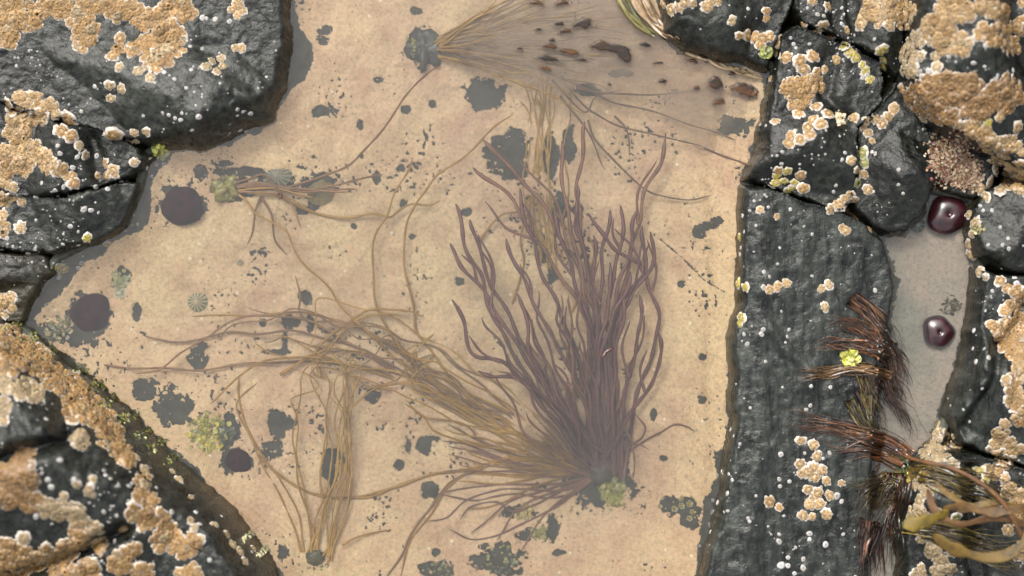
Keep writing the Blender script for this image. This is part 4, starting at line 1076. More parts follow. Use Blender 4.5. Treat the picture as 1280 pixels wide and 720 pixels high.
for i in range(16):      # strands turning under towards the lower left
    sp = rnd.gauss(0, 1)
    p = [(722, 592), (690, 590 + sp * 6), (650, 590 + sp * 14), (610 + rnd.uniform(-15, 15), 585 + sp * 26), (570 + rnd.uniform(-15, 15), 575 + sp * 34)]
    tube(lift(p, bh + 6, rnd.uniform(-70, -40)), 1.7, 1.0, rnd.choice((TAN, MIXC, PUR2)), M_FROND, parent=tanw, wob=2)

# --- strings over the top: from the middle bed up to the thick tan cords beside the purple bush
bu, bv, bh = floor_at(686, 300)
vert = empty('seaweed', W(*floor_at(690, 300)), 'faint upright bundle of pale strings above the purple bush', 'seaweed')
for i in range(15):
    x0_ = 672 + rnd.gauss(6, 13); p = [(690 + rnd.gauss(0, 12), 300 + rnd.uniform(-10, 60)), (x0_ + rnd.uniform(-4, 6), 250), (x0_, 190), (x0_ + rnd.uniform(-6, 10), 140), (x0_ + rnd.uniform(-12, 20), rnd.uniform(85, 125))]
    tube(lift(p, -70, -50), 1.1, 0.7, TAN2, M_FROND, parent=vert, wob=3)
for p in ([(600,300),(625,270),(650,262),(672,236)], [(640,380),(655,330),(650,300),(662,262),(672,236)], [(690,330),(668,290),(660,262),(665,240)], [(715,390),(735,345),(742,320),(735,290)]):
    tube(lift(p, -60, -45), 1.5, 1.0, TAN, M_FROND, parent=vert, wob=1.2)

# --- small clump at the bottom
fu, fv, fh = floor_at(392, 696)
clump = empty('seaweed', W(fu, fv, fh), 'narrow clump of fine tan strings rising from the bottom edge of the pool', 'seaweed')
add_lump(clump, fu, fv, fh + 2, 14, 10, 8, (0.07, 0.07, 0.03), M_FROND, 8)
for i in range(13):
    b = rnd.choice(((388, 696), (396, 700), (412, 700)))
    x1_ = 395 + rnd.uniform(-24, 34) + (16 if b[0] > 400 else 0)
    p = [(b[0] + rnd.uniform(-4, 4), b[1] + rnd.uniform(-8, 6)), (x1_ * .5 + b[0] * .5 + rnd.uniform(-6, 6), 640), (x1_ - 2, 590), (x1_ + rnd.uniform(-9, 9), 530), (x1_ + rnd.uniform(-12, 16), rnd.uniform(455, 500))]
    if rnd.random() < .7: p += [(p[-1][0] + rnd.uniform(-22, 34), p[-1][1] - rnd.uniform(12, 30)), (p[-1][0] + rnd.uniform(-50, 60), p[-1][1] - rnd.uniform(25, 50))]
    tube(lift(p, fh + 4, rnd.uniform(-50, -25)), 1.3, 0.85, rnd.choice((TAN, TAN2)), M_FROND, parent=clump, wob=4)
for p in ([(376,690),(368,660),(345,610),(327,580),(312,545),(300,520),(296,505),(305,492),(320,480)], [(380,690),(372,640),(350,600),(325,575)], [(428,682),(445,672),(470,666),(490,663)], [(400,700),(425,660),(440,610),(432,560),(436,500),(430,470)]):
    tube(lift(p, fh + 4, -50), 1.4, 0.9, TAN, M_FROND, parent=clump, wob=1)

# --- tuft at the left, beside the anemone
fu, fv, fh = floor_at(284, 236)
left = empty('seaweed', W(fu, fv, fh), 'thin brown cords fanning right from a yellow holdfast beside the upper left anemone', 'seaweed')
add_lump(left, fu, fv, fh + 3, 17, 14, 9, (0.24, 0.21, 0.055), M_ALGA, 11, amp=0.5)
for p in ([(288,236),(330,232),(380,239),(420,238),(448,236)], [(288,234),(330,230),(365,238),(410,234),(455,222),(478,218)], [(290,240),(320,240),(350,244),(367,258),(374,276),(377,286)],
          [(290,238),(307,250),(320,266),(345,282),(362,294)], [(288,232),(340,236),(380,228),(430,210),(453,190),(480,160),(513,112),(537,90),(552,84)],
          [(290,238),(330,243),(360,248),(395,266)], [(326,246),(320,262),(316,290),(308,305)], [(326,246),(340,270),(344,300),(358,320)], [(288,230),(310,224),(330,218),(345,236),(352,248)], [(288,240),(320,236),(350,236),(392,248)], [(290,236),(320,228),(370,236),(440,240)]):
    tube(lift(p, fh + 3, rnd.uniform(-26, -14)), 1.7, 1.2, rnd.choice((TAN, MIXC, (0.18, 0.08, 0.025))), M_FROND, parent=left, wob=1)

# --- fine fan at the top
fu, fv, fh = floor_at(530, 62)
fan = empty('seaweed', W(fu, fv, fh), 'feathery brown fan of fine strings spreading right from a dark holdfast at the top', 'seaweed')
add_lump(fan, fu, fv, fh + 4, 20, 22, 9, (0.035, 0.04, 0.03), M_ALGA, 13, amp=0.6)
for i in range(56):
    a = math.radians(rnd.uniform(-38, 16)); L_ = rnd.uniform(90, 260)
    p = [(538 + rnd.uniform(-8, 6), 60 + rnd.uniform(-12, 12))]
    for k in range(5):
        a += rnd.uniform(-.06, .10)
        p.append((p[-1][0] + L_ / 5 * math.cos(a), p[-1][1] + L_ / 5 * math.sin(a)))
    tube(lift(p, fh + 4, rnd.uniform(-20, -6), mid=-20), 1.3, 0.75, rnd.choice((TAN, TAN2, (0.24, 0.15, 0.07), MIXC)), M_FROND, parent=fan, wob=2.6)
# --- long loose strings on the right of the top
fu, fv, fh = floor_at(700, 96)
loose = empty('seaweed', W(fu, fv, fh), 'sparse long curved strings crossing the pale bed in the upper right of the pool', 'seaweed')
for p in ([(700,96),(728,130),(750,145),(780,160),(837,172),(880,185)], [(700,96),(740,115),(767,128),(807,137),(853,152),(920,175)], [(735,150),(743,173),(767,200),(787,220),(808,237),(830,246),(860,250),(890,243)],
          [(880,185),(905,195),(926,203),(935,206)], [(720,110),(750,116),(812,118),(868,115)], [(768,145),(782,160),(787,178),(787,195)], [(700,120),(735,165),(756,213)], [(690,100),(730,140),(745,120),(780,112)]):
    tube(lift(p, fh + 14, -26), 1.5, 0.9, (0.15, 0.085, 0.05), M_FROND, parent=loose, wob=1)

# --- thin kelp blade just under the surface, its crests standing out of the water
BL = [(560,48),(600,22),(640,-10),(660,-60),(800,-60),(808,20),(850,52),(900,76),(930,88),(952,106),(946,132),(928,160),(898,188),(868,182),(830,158),(790,140),(740,126),(690,118),(640,104),(596,88)]
EM = [(670,3,9,3,5),(703,3,8,3.5,0),(699,29,6,2.5,0),(730,28,11,6,0),(708,38,8,3,0),(688,57,8,3.5,15),(711,64,14,3.4,12),(686,73,15,3.6,8),(726,74,7,2.2,8),(752,57,15,6,4),(770,61,18,6,10),(783,70,8,6,30),(806,55,7,2.8,10),(823,78,6,1.8,0),
      (864,75,9,2.2,15),(880,72,8,3,35),(829,101,5,3,0),(896,104,9,8,25),(932,112,16,7.5,20),(900,126,7.5,4.5,0),(871,109,3.4,2.6,0),(682,85,8,3,20),(762,105,2.4,2,0),(915,92,4,2.4,0),(690,50,3,2,0),(673,36,4,2,0),(650,60,3,1.5,0)]
ax = np.arange(540, 970, 1.6); ay = np.arange(-70, 200, 1.6)
U, V = np.meshgrid(ax, ay)
d = sdf(BL, U, V) + fbm(U, V, 18, 3, 61) * 5
hh_ = -9 - np.clip(12 - d, 0, 30) * 0.5 + fbm(U * 0.5, V, 26, 3, 62) * 2.2
bp = np.zeros_like(U); tk = np.zeros_like(U)
for (x_, y_, rx, ry, ang) in EM:
    a = math.radians(ang); du = (U - x_) * math.cos(a) + (V - y_) * math.sin(a); dv = -(U - x_) * math.sin(a) + (V - y_) * math.cos(a)
    dv = dv - 0.35 * ry * (du / rx) ** 2
    q = np.sqrt((du / rx) ** 2 + (dv / ry) ** 2) + fbm(U, V, 7, 3, x_ % 9) * 0.3
    # crest crosses the water line at q = 1
    tk = np.maximum(tk, np.clip((1.25 - q) * 3, 0, 1))
    bp = np.maximum(bp, np.clip(1.55 - q, 0, 1.2) / 0.55)
hh_ = np.where(bp > 0, hh_ * (1 - np.clip(bp, 0, 1)) + np.clip(bp, 0, 1) * np.clip((bp - 1.0) * 1.6, -9, 0.6), hh_)
keep = d > 0
hb_ = hh_ - 1.1
top = np.stack([(U - 640) * S, (360 - V) * S, hh_ * S], -1).reshape(-1, 3)
f = grid_faces(len(ax), len(ay), keep)
edg = np.clip(d / 45 + fbm(U, V, 30, 3, 66) * 0.5, 0, 1)
co, f, t1, e1 = compact(top, f, tk.ravel(), edg.ravel())
o = bpy.data.objects.new('kelp', np_mesh('kelp', co, f, M_KELP, attrs={'thick': t1, 'edge': e1}))
sm_ = o.modifiers.new('thickness', 'SOLIDIFY'); sm_.thickness = 0.0007; sm_.offset = -1
link(o); tag(o, 'wide thin kelp under the surface at the top with dark brown crests breaking the water', 'kelp')
# stranded blade at the pool's upper rim
rim = empty('seaweed', W(*floor_at(790, 10)), 'folded tan and green weed lying over the top rim of the pool', 'seaweed')
for i in range(16):
    x0_ = rnd.uniform(764, 800)
    p = [(x0_, -10), (x0_ + 12 + rnd.uniform(-4, 4), 14), (x0_ + 28, 34 + rnd.uniform(-4, 4)), (x0_ + 46 + rnd.uniform(-5, 5), 48)]
    pts = []
    for (a, b) in p:
        u, v, h = (float(q[0]) for q in hit([a], [b])); pts.append((u, v, max(h, -2) + rnd.uniform(1, 5)))
    tube(pts, 4.0, 2.0, (0.24, 0.16, 0.09) if x0_ > 781 else rnd.choice(((0.07, 0.075, 0.015), (0.12, 0.10, 0.02))), M_WETWEED, parent=rim, flat=.3, wob=1.5)
for i in range(14):
    x0_ = rnd.uniform(845, 925); y0_ = 62 + (x0_ - 845) * .33
    p = [(x0_, y0_), (x0_ + 14, y0_ + 7 + rnd.uniform(-2, 4)), (x0_ + 30, y0_ + 11 + rnd.uniform(-3, 3))]
    pts = []
    for (a, b) in p:
        u, v, h = (float(q[0]) for q in hit([a], [b])); pts.append((u, v, max(h, -1) + rnd.uniform(1, 3)))
    tube(pts, 2.2, 1.2, rnd.choice(((0.36, 0.26, 0.15), (0.25, 0.17, 0.08), (0.12, 0.07, 0.02))), M_WETWEED, parent=rim, flat=.4, wob=1)

# ------------------------------------------------------------------ wet brown weed over the ridge and in the side pool
def flow(path, w0, w1, n, col, label, r0=2.2, r1=0.35, lay=5, flat=0.3, cover=(.25, 1.0), wig=6.5, start=0.35, root_t=0.0):
    """a tuft whose ribbons follow a path, fanning from half width w0 to w1"""
    ru, rv, rh = (float(q[0]) for q in hit([path[0][0]], [path[0][1]]))
    t = empty('seaweed', W(ru, rv, max(rh, 0)), label, 'seaweed')
    base = catmull([(x, y, 0) for x, y in path], 4.0); m = len(base)
    for i in range(min(98, int(n * 1.35))):
        s0 = rnd.random() ** 1.6 * start; s1 = min(1.0, s0 + cover[0] + (cover[1] - cover[0]) * rnd.random() ** 1.3); o0 = rnd.gauss(0, .55); o1 = rnd.gauss(0, .75) + o0 * .3
        f1, f2, a1 = rnd.uniform(.5, 1.2), rnd.uniform(1.2, 2.4), rnd.uniform(0, 6.28); xs, ys = [], []
        steps = max(5, int((s1 - s0) * m / 2.2))
        for k in range(steps + 1):
            tt = s0 + (s1 - s0) * k / steps; idx = min(m - 2, int(tt * (m - 1))); q = base[idx]; dq = (base[idx + 1] - base[idx]).normalized()
            wd = w0 + (w1 - w0) * tt; off = (o0 * (1 - tt) + o1 * tt) * wd + wig * tt * (math.sin(a1 + tt * 6.3 * f1) + .45 * math.sin(2 * a1 + tt * 6.3 * f2))
            xs.append(q.x - dq.y * off); ys.append(q.y + dq.x * off)
        u, v, h = hit(xs, ys); z = rnd.uniform(.8, lay)
        hs_ = np.convolve(np.concatenate([[h[0]], h, [h[-1]]]), (.25, .5, .25), 'valid')
        pts = [(u[k], v[k], max(h[k], hs_[k], -1.0) + z * (.6 + .4 * math.sin(k * .5 + i)) + .5) for k in range(len(xs))]
        tube(pts, r0 * rnd.choice((.4, .5, .6, .8, 1.1, 1.7)), r0 * .3, rnd.choice(col), M_WETWEED, parent=t, flat=flat * .7, tw=0.7, colvar=.3, rmul=lambda q_: max(.08, (1 - q_) ** .7) * (.8 + .3 * math.sin(q_ * 11 + f1 * 9)))
    return t
RB = [(0.045, 0.016, 0.006), (0.09, 0.032, 0.009), (0.018, 0.009, 0.005), (0.13, 0.045, 0.010), (0.025, 0.011, 0.006), (0.02, 0.014, 0.006)]
DB = [(0.012, 0.006, 0.004), (0.022, 0.010, 0.005), (0.045, 0.017, 0.006)]
OL = [(0.045, 0.036, 0.009), (0.075, 0.052, 0.012), (0.024, 0.018, 0.007)]
flow([(1108,438),(1090,422),(1068,408),(1046,404),(1026,410)], 10, 7, 50, RB, 'reddish brown weed tuft fanning left across the ridge, topmost of the three fans')
flow([(1112,446),(1090,438),(1062,432),(1034,430),(1008,436)], 8, 5, 44, RB, 'rust brown weed tuft lying left on the ridge just above the lime green scrap')
flow([(1112,470),(1092,464),(1062,462),(1030,466),(988,470)], 8, 4, 44, [(0.09,0.05,0.016),(0.14,0.07,0.02),(0.05,0.025,0.01)], 'olive brown weed tuft lying left on the ridge just below the lime green scrap')
flow([(1064,372),(1082,388),(1100,408),(1114,430),(1122,450)], 8, 10, 46, DB + [(0.09,0.04,0.014)], 'dark brown weed hanging at the left edge of the side pool, highest of all', r0=2.6)
flow([(1104,432),(1116,450),(1124,470),(1128,492)], 12, 12, 60, DB, 'nearly black weed trailing down into the side pool', r0=2.0, wig=5, lay=3)
flow([(1098,468),(1110,494),(1126,516),(1138,540),(1140,556)], 12, 9, 40, DB, 'black looping weed at the bottom of the side pool above the green blades', r0=1.8, wig=8, lay=3)
flow([(1106,452),(1112,472),(1122,490),(1130,520)], 12, 8, 34, DB, 'thin curled black strands in the side pool below the black trailing weed', r0=1.4, wig=8, lay=2.5)
flow([(1076,462),(1084,488),(1092,515),(1100,540),(1112,560)], 12, 8, 44, OL + DB, 'dark olive weed along the left edge of the lower side pool', r0=2.0, wig=6)
flow([(1134,572),(1112,556),(1084,546),(1050,538),(1010,532),(970,530)], 12, 8, 70, RB + [(0.2,0.10,0.05)], 'long orange brown weed fan lying left across the ridge above the barnacle column', r0=2.2)
flow([(1130,578),(1104,566),(1074,560),(1044,560),(1020,552)], 10, 7, 44, RB, 'short rusty weed under the long orange brown fan', r0=2.2)
flow([(1060,500),(1072,520),(1090,540),(1118,566)], 9, 8, 34, OL, 'brown green weed leaning up and left above the long fan', r0=1.8, wig=5)
flow([(1124,606),(1108,600),(1084,606),(1060,606),(1042,608)], 6, 8, 34, OL, 'thin olive strands reaching left onto the ridge foot', r0=1.6, wig=5)
flow([(1118,600),(1100,618),(1092,640),(1100,660)], 22, 22, 80, OL + DB, 'matted olive brown weed beside the foot of the ridge', r0=1.6, wig=9, lay=8)
flow([(1090,650),(1084,676),(1082,700),(1080,730)], 14, 12, 50, DB + [(0.12,0.05,0.025)], 'dark red brown weed hanging down the gap at the bottom edge', r0=2.4, wig=5)
flow([(1126,590),(1124,620),(1112,650),(1108,690),(1100,730)], 12, 14, 50, DB + [(0.03,0.035,0.018)], 'black green weed curling in the gap under the side pool', r0=2.4, wig=9, lay=5)
flow([(1104,560),(1118,576),(1136,588),(1150,580)], 5, 5, 18, [(0.03, 0.065, 0.010), (0.04, 0.085, 0.014)], 'bright green weed blades at the foot of the side pool', r0=2.8)
flow([(1132,586),(1165,592),(1205,604),(1245,622),(1290,650)], 8, 22, 60, OL + [(0.10,0.065,0.012),(0.04,0.022,0.008)], 'tangled olive brown weed over the corner rock, upper one under the kelp straps', r0=2.6, wig=12, lay=9)
flow([(1128,655),(1165,662),(1205,672),(1250,690),(1300,700)], 10, 20, 50, OL + [(0.13,0.09,0.012),(0.05,0.028,0.008)], 'tangled olive brown weed over the corner rock, lower one at the bottom edge', r0=3.0, wig=12, lay=9)
# kelp in the lower right corner, high above the rock
def kelp(label, stems, root):
    k = empty('kelp', W(*root), label, 'kelp')
    for (pts, r0, r1, col, nm, fl) in stems:
        tube([(*unproj(x, y, h), h) for (x, y, h) in pts], r0, r1, col, M_KELPSTRAP, name=nm, parent=k, flat=fl, wob=.6, seg=12, tw=.5 if nm == 'blade' else 0, rmul=(lambda t: 1 + .22 * math.sin(t * 17) + .1 * math.sin(t * 41)) if nm == 'blade' else None)
    return k
u0, v0 = unproj(1290, 690, 100)
kelp('yellow brown kelp blade arching in from the lower right corner', [
    ([(1300,640,120),(1284,672,132),(1262,692,134),(1235,697,132),(1205,690,128),(1180,680,122),(1166,668,116)], 6, 7, (0.085, 0.05, 0.006), 'blade', .10),
    ([(1300,632,118),(1270,636,128),(1240,640,126),(1205,634,122),(1178,636,118)], 6, 5, (0.07, 0.036, 0.008), 'blade', .10),
    ([(1186,640,118),(1170,646,117),(1150,654,112),(1128,656,108)], 4, 11, (0.12, 0.08, 0.006), 'blade', .12),
    ([(1300,700,110),(1277,668,124),(1262,640,128),(1244,618,126),(1220,600,120),(1190,586,112),(1160,578,104),(1130,570,70)], 3.0, 2.2, (0.11, 0.05, 0.018), 'stem', .8),
    ([(1300,660,112),(1270,652,122),(1240,648,124),(1200,655,118),(1170,640,112),(1160,612,108)], 4, 5, (0.08, 0.04, 0.015), 'blade', .15),
    ([(1290,640,112),(1250,628,118),(1215,632,116),(1185,618,112),(1168,600,106)], 3.4, 4, (0.10, 0.06, 0.015), 'blade', .15)], (u0, v0, 100))

# ------------------------------------------------------------------ leafy green and yellow scraps
def leafy(x, y, r_, n, cols, label, height=6, name='green_alga', cat='alga', sz=3.2):
    u, v, h = (float(q[0]) for q in hit([x], [y]))
    co, q_, c_ = [], [], []
    for i in range(n):
        rr = r_ * math.sqrt(rnd.random()) * rnd.uniform(.6, 1.1); a = rnd.uniform(0, 6.28)
        cu, cv = u + rr * math.cos(a), v + rr * math.sin(a)
        chh = float(surf_h(np.array([cu]), np.array([cv]))[0]) + rnd.uniform(.2, height) * (1 - .6 * rr / r_)
        s_ = sz * rnd.uniform(.5, 1.3); ya = rnd.uniform(0, 6.28); pit = rnd.uniform(-.9, .9)
        ex = Vector((math.cos(ya), math.sin(ya), pit * .6)).normalized(); ey = Vector((-math.sin(ya), math.cos(ya), rnd.uniform(-.7, .7))).normalized(); ez = ex.cross(ey)
        g0 = len(co); col = np.array(rnd.choice(cols)) * rnd.uniform(.7, 1.25)
        for b in range(4):
            for a_ in range(4):
                fx, fy = (a_ - 1.5) / 1.5, (b - 1.5) / 1.5
                k = 1 - .28 * abs(fx * fy)
                off = ex * fx * s_ * k + ey * fy * s_ * k + ez * (math.sin(fx * 2.5 + ya) * math.cos(fy * 2.2) * s_ * .35)
                co.append(W(cu + off.x, cv - off.y, chh + off.z)); c_.append(col * (1 - .12 * (abs(fx) + abs(fy)) / 2))
        for b in range(3):
            for a_ in range(3):
                i0 = g0 + b * 4 + a_; q_.append((i0, i0 + 1, i0 + 5, i0 + 4))
    base = W(u, v, h)
    me = np_mesh(name, np.array(co) - np.array(base), np.array(q_), M_ALGA, np.clip(np.array(c_), .004, .9))
    o = bpy.data.objects.new(name, me); o.location = base; link(o); tag(o, label, cat)
    return o
YG = [(0.36, 0.34, 0.05), (0.26, 0.30, 0.05), (0.45, 0.42, 0.12)]
leafy(526, 60, 19, 150, [(0.07, 0.075, 0.055), (0.05, 0.055, 0.045), (0.10, 0.10, 0.06), (0.3, 0.28, 0.08)], 'dark speckled moss clump at the root of the brown fan', 14, sz=2.6)
leafy(284, 236, 16, 90, [(0.30, 0.27, 0.07), (0.20, 0.19, 0.06), (0.12, 0.12, 0.07), (0.4, 0.36, 0.14)], 'yellow olive growth at the root of the thin brown cords', 12, sz=2.8)
leafy(200, 190, 9, 50, YG, 'small yellow green tuft on the rock corner above the upper anemone')
leafy(260, 541, 26, 190, [(0.46, 0.38, 0.04), (0.34, 0.33, 0.05), (0.55, 0.47, 0.14), (0.20, 0.20, 0.05)], 'frilly yellow green tuft on the bed near the lower left shore')
leafy(282, 542, 12, 50, [(0.10, 0.11, 0.06), (0.07, 0.08, 0.05)], 'dark green tuft joined to the frilly yellow one on the bed')
leafy(150, 350, 15, 60, [(0.32, 0.30, 0.12), (0.40, 0.35, 0.18), (0.22, 0.24, 0.12)], 'mottled olive growth on the bed right of the yellow barnacles', 4)
leafy(150, 366, 8, 30, [(0.45, 0.42, 0.30), (0.35, 0.33, 0.2)], 'pale knobbly growth just under the mottled olive one', 5)
leafy(70, 412, 22, 80, [(0.22, 0.20, 0.08), (0.30, 0.24, 0.12), (0.14, 0.14, 0.07)], 'brown olive growth around the lower left anemone', 4)
leafy(766, 616, 20, 110, [(0.30, 0.28, 0.05), (0.24, 0.23, 0.05), (0.36, 0.32, 0.08)], 'yellow green growth at the foot of the purple seaweed', 8)
leafy(656, 640, 14, 60, [(0.45, 0.33, 0.10), (0.40, 0.30, 0.12)], 'orange yellow patch of growth under the low purple strands', 3)
leafy(675, 664, 12, 50, [(0.30, 0.27, 0.07), (0.22, 0.2, 0.06)], 'olive growth below the purple seaweed near the bottom', 4)
leafy(625, 700, 26, 60, [(0.26, 0.26, 0.08), (0.06, 0.07, 0.04), (0.08, 0.08, 0.05)], 'dark mossy disc speckled yellow at the bottom edge of the pool', 4, sz=2.2)
leafy(548, 716, 20, 40, [(0.26, 0.26, 0.10), (0.08, 0.08, 0.05)], 'dark mossy patch left of the speckled disc at the bottom edge', 4, sz=2.2)
leafy(398, 702, 16, 50, [(0.26, 0.25, 0.06), (0.08, 0.09, 0.04), (0.12, 0.11, 0.05)], 'green moss at the foot of the narrow clump of strings', 4, sz=2.4)
leafy(1063, 447, 11, 46, [(0.42, 0.42, 0.05), (0.36, 0.34, 0.08), (0.25, 0.26, 0.04)], 'crumpled lime green scrap between the two brown fans', 8, sz=4.5)
leafy(1124, 590, 10, 44, [(0.36, 0.27, 0.05), (0.30, 0.25, 0.04)], 'yellow crumpled lump at the foot of the side pool', 10, sz=4)
leafy(1188, 200, 36, 900, [(0.22, 0.14, 0.075), (0.28, 0.19, 0.11), (0.14, 0.07, 0.035), (0.34, 0.25, 0.15), (0.12, 0.025, 0.012)], 'brown crumbly turf with dark red patches above the upper right anemone', 3, 'brown_alga', sz=2.0)
leafy(1208, 218, 22, 260, [(0.22, 0.14, 0.08), (0.28, 0.2, 0.11), (0.14, 0.07, 0.04)], 'brown turf right of the red patched turf', 4, 'brown_alga', sz=2.6)
leafy(1050, 148, 10, 46, [(0.50, 0.38, 0.22), (0.55, 0.45, 0.30)], 'pale star-shaped tuft beside the lone barnacle on the dark boulder', 3, 'brown_alga', sz=2.2)
leafy(1222, 285, 8, 36, [(0.3, 0.27, 0.12), (0.2, 0.16, 0.07)], 'olive fringe between the upper right anemone and the rock', 5, 'brown_alga', sz=2.6)
leafy(958, 66, 9, 40, [(0.22, 0.24, 0.05), (0.15, 0.16, 0.04)], 'green growth in the gap under the orange barnacles', 5)
leafy(1188, 382, 14, 60, [(0.07, 0.055, 0.02), (0.05, 0.05, 0.02), (0.1, 0.08, 0.03)], 'dark olive fringe at the right side of the side pool', 5, 'brown_alga', sz=2.6)
for i, (x_, y_, r_) in enumerate(((100, 462, 9), (122, 482, 8), (140, 500, 8), (163, 520, 8), (182, 540, 7), (200, 556, 7), (218, 570, 7), (60, 440, 9), (38, 424, 8), (20, 408, 8), (312, 668, 5), (330, 688, 5))):
    where = ('third along the rim, by the dark notch', 'fourth along the rim', 'fifth along the rim', 'sixth along the rim', 'seventh along the rim', 'eighth along the rim', 'ninth along the rim', 'second along the rim', 'under the left notch', 'at the very left end of the rim', 'pale one near the bottom of the rim', 'pale one last on the rim')[i]
    cols = [(0.13, 0.125, 0.025), (0.20, 0.18, 0.04), (0.06, 0.06, 0.02)] if i < 10 else [(0.5, 0.45, 0.28), (0.42, 0.38, 0.2)]
    leafy(x_, y_, r_, 34, cols, 'moss tuft edging the lower left slab, ' + where, 5, sz=2.4)

def crumb(pts, r_, label):
    u, v = pts[0][:2]; base = W(u, v, 0)
    o = tube([(x, y, h) for x, y, h in pts], r_, r_ * .6, (0.05, 0.012, 0.006), M_WETWEED, name='weed_fragment', seg=6, wob=.4)
    tag(o, label, 'weed fragment')
crumb([(754,446,-.5),(757,440,.8),(762,437,1.0),(767,434,.5),(768,438,0)], 1.9, 'dark red weed scrap floating over the purple bush')
crumb([(709,484,-.5),(712,481,.8),(715,482,0)], 1.6, 'tiny black weed scrap floating left of the dark red one')
crumb([(347,243,-1),(351,241,.8),(353,246,.8),(349,249,.3),(346,246,-.5)], 1.6, 'small dark curled scrap on the thin brown cords at the left')
# ------------------------------------------------------------------ anemones
def anemone(x, y, r_, label, z=None, opened=False, sq=0.55, flatz=0.0, rx=1.0):
    if z is None: u, v, h = (float(q[0]) for q in hit([x], [y], bed_q))
    else:
        h = z; u, v = unproj(x, y, z)
    root = empty('anemone', W(u, v, h), label, 'anemone', None)
    seg = 40; co = []
    prof = [(1.02, -0.06), (1.04, 0.06), (1.0, .22), (.93, .42), (.82, .60), (.66, .76), (.48, .88), (.32, .94), (.20, .93), (.10, .80), (.0, .62)]
    if opened: prof = [(1.02, -0.06), (1.04, .06), (1.0, .22), (.94, .4), (.86, .52), (.76, .58), (.64, .52), (.5, .38), (.34, .32), (.16, .36), (0, .3)]
    a1, a2 = rnd.uniform(0, 6), rnd.uniform(0, 6)
    for (rr, z_) in prof[:-1]:
        for i in range(seg):
            t = 2 * math.pi * i / seg
            k = rr * (1 + .05 * math.sin(2 * t + a1) + .035 * math.sin(3 * t + a2) + .03 * math.sin(5 * t + a2)) + (0.012 * math.sin(20 * t) if rr > .9 else 0)
            co.append((u + r_ * k * rx * math.cos(t), v + r_ * k * math.sin(t), h + r_ * sq * z_))
    co.append((u, v, h + r_ * sq * prof[-1][1]))
    P3 = np.array([W(*c) for c in co]) - np.array(W(u, v, h)); n = len(prof) - 1
    q = np.array([(j * seg + i, (j + 1) * seg + i, (j + 1) * seg + (i + 1) % seg, j * seg + (i + 1) % seg) for j in range(n - 1) for i in range(seg)])
    t_ = np.array([((n - 1) * seg + i, n * seg, (n - 1) * seg + (i + 1) % seg) for i in range(seg)])
    o = bpy.data.objects.new('column', np_mesh('column', P3, [q, t_], M_ANEM if z is not None else M_ANEM_SUB)); link(o, root)
    if opened:
        for i in range(14):
            a = i * 2.4; r0_ = r_ * (.34 + .1 * (i % 3))
            pts = [(r0_ * math.cos(a), r0_ * math.sin(a), r_ * sq * .3), (r0_ * .75 * math.cos(a + .4), r0_ * .75 * math.sin(a + .4), r_ * sq * .55), (r0_ * .4 * math.cos(a + .8), r0_ * .4 * math.sin(a + .8), r_ * sq * .6)]
            tt = tube([(u + a_, v + b_, h + c_) for (a_, b_, c_) in pts], r_ * .09, r_ * .04, (0.1, 0.02, 0.02), M_ANEM, name='tentacle', parent=root)
    return root
anemone(226, 257, 26, 'round closed maroon anemone under water beside the yellow holdfast')
anemone(111, 391, 27, 'round closed maroon anemone under water near the left shore')
anemone(297, 577, 16, 'small dark maroon anemone under water below the frilly green tuft')
anemone(1184, 268, 26, 'glossy wet dark red anemone standing out of the top of the side pool', z=-4, sq=.62)
anemone(1173, 415, 20, 'smaller glossy dark red anemone half sunk at the right side of the side pool', z=-7, sq=.62)

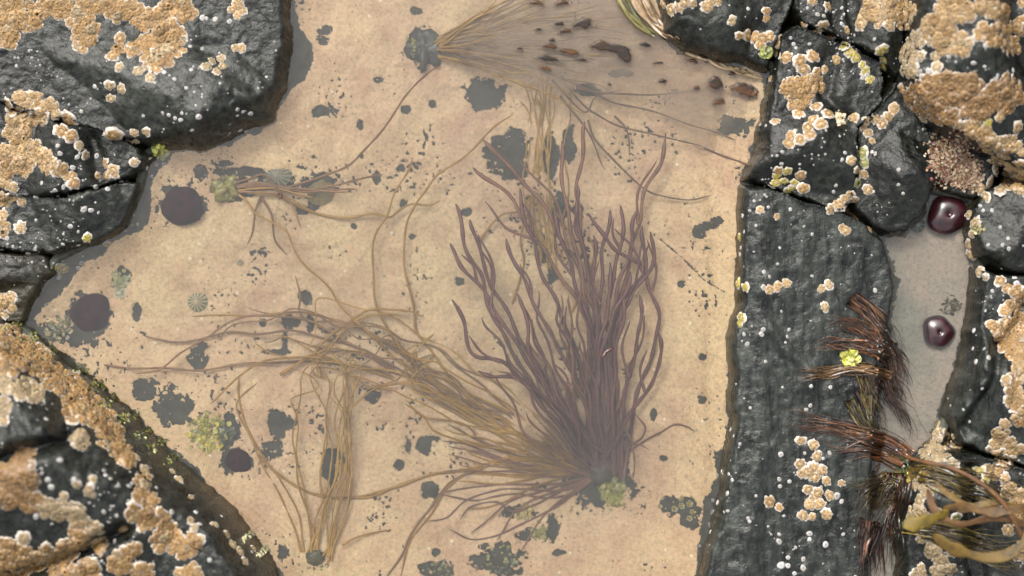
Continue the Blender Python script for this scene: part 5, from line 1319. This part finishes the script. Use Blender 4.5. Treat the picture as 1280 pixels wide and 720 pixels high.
# ------------------------------------------------------------------ limpets and a snail
def limpet(x, y, r_, cols, label, ribs=14, ell=1.0, hgt=.5, name='limpet', above=False):
    u, v, h = (float(q[0]) for q in hit([x], [y]))
    if above: h = max(h, -1)
    seg = ribs * 4; co, c_ = [], []
    prof = [(1.0, 0), (.92, .12), (.75, .36), (.55, .6), (.35, .8), (.15, .95)]
    for (rr, z_) in prof:
        for i in range(seg):
            t = 2 * math.pi * i / seg; rib = .5 + .5 * math.cos(ribs * t)
            k = rr * (1 + .05 * rib)
            co.append((u + r_ * k * math.cos(t) * ell, v + r_ * k * math.sin(t), h + r_ * hgt * z_ + .04 * r_ * rib * rr))
            c_.append(np.array(cols[0]) * rib + np.array(cols[1]) * (1 - rib) if rr > .3 else np.array(cols[2]))
    co.append((u, v, h + r_ * hgt)); c_.append(np.array(cols[2]))
    base = W(u, v, h); P3 = np.array([W(*a) for a in co]) - np.array(base); n = len(prof)
    q = np.array([(j * seg + i, (j + 1) * seg + i, (j + 1) * seg + (i + 1) % seg, j * seg + (i + 1) % seg) for j in range(n - 1) for i in range(seg)])
    t_ = np.array([((n - 1) * seg + i, n * seg, (n - 1) * seg + (i + 1) % seg) for i in range(seg)])
    o = bpy.data.objects.new(name, np_mesh(name, P3, [q, t_], M_LIMPET, np.array(c_))); o.location = base; link(o); tag(o, label, name.replace('_', ' '))
limpet(246, 377, 14, ((0.50, 0.43, 0.25), (0.05, 0.06, 0.035), (0.36, 0.26, 0.16)), 'ribbed green and grey limpet on the open bed right of the lower left anemone')
limpet(346, 220, 14, ((0.26, 0.24, 0.16), (0.06, 0.07, 0.05), (0.16, 0.13, 0.09)), 'ribbed striped limpet partly under the thin brown cords', ell=1.3)
limpet(400, 240, 17, ((0.24, 0.18, 0.07), (0.19, 0.15, 0.07), (0.16, 0.15, 0.11)), 'smooth ochre grey limpet right of the striped one', ribs=9, ell=1.1)
limpet(1145, 281, 10, ((0.10, 0.11, 0.09), (0.05, 0.055, 0.05), (0.14, 0.14, 0.12)), 'small shiny dark limpet at the top left of the side pool', ribs=8, hgt=.7, above=True)
limpet(300, 327, 6, ((0.45, 0.38, 0.22), (0.2, 0.16, 0.1), (0.10, 0.08, 0.06)), 'tiny ringed shell on the bed right of the limpets', ribs=7)
limpet(405, 307, 4.5, ((0.5, 0.4, 0.2), (0.45, 0.35, 0.18), (0.25, 0.18, 0.1)), 'tiny pale round shell in the middle of the left bed', ribs=6)
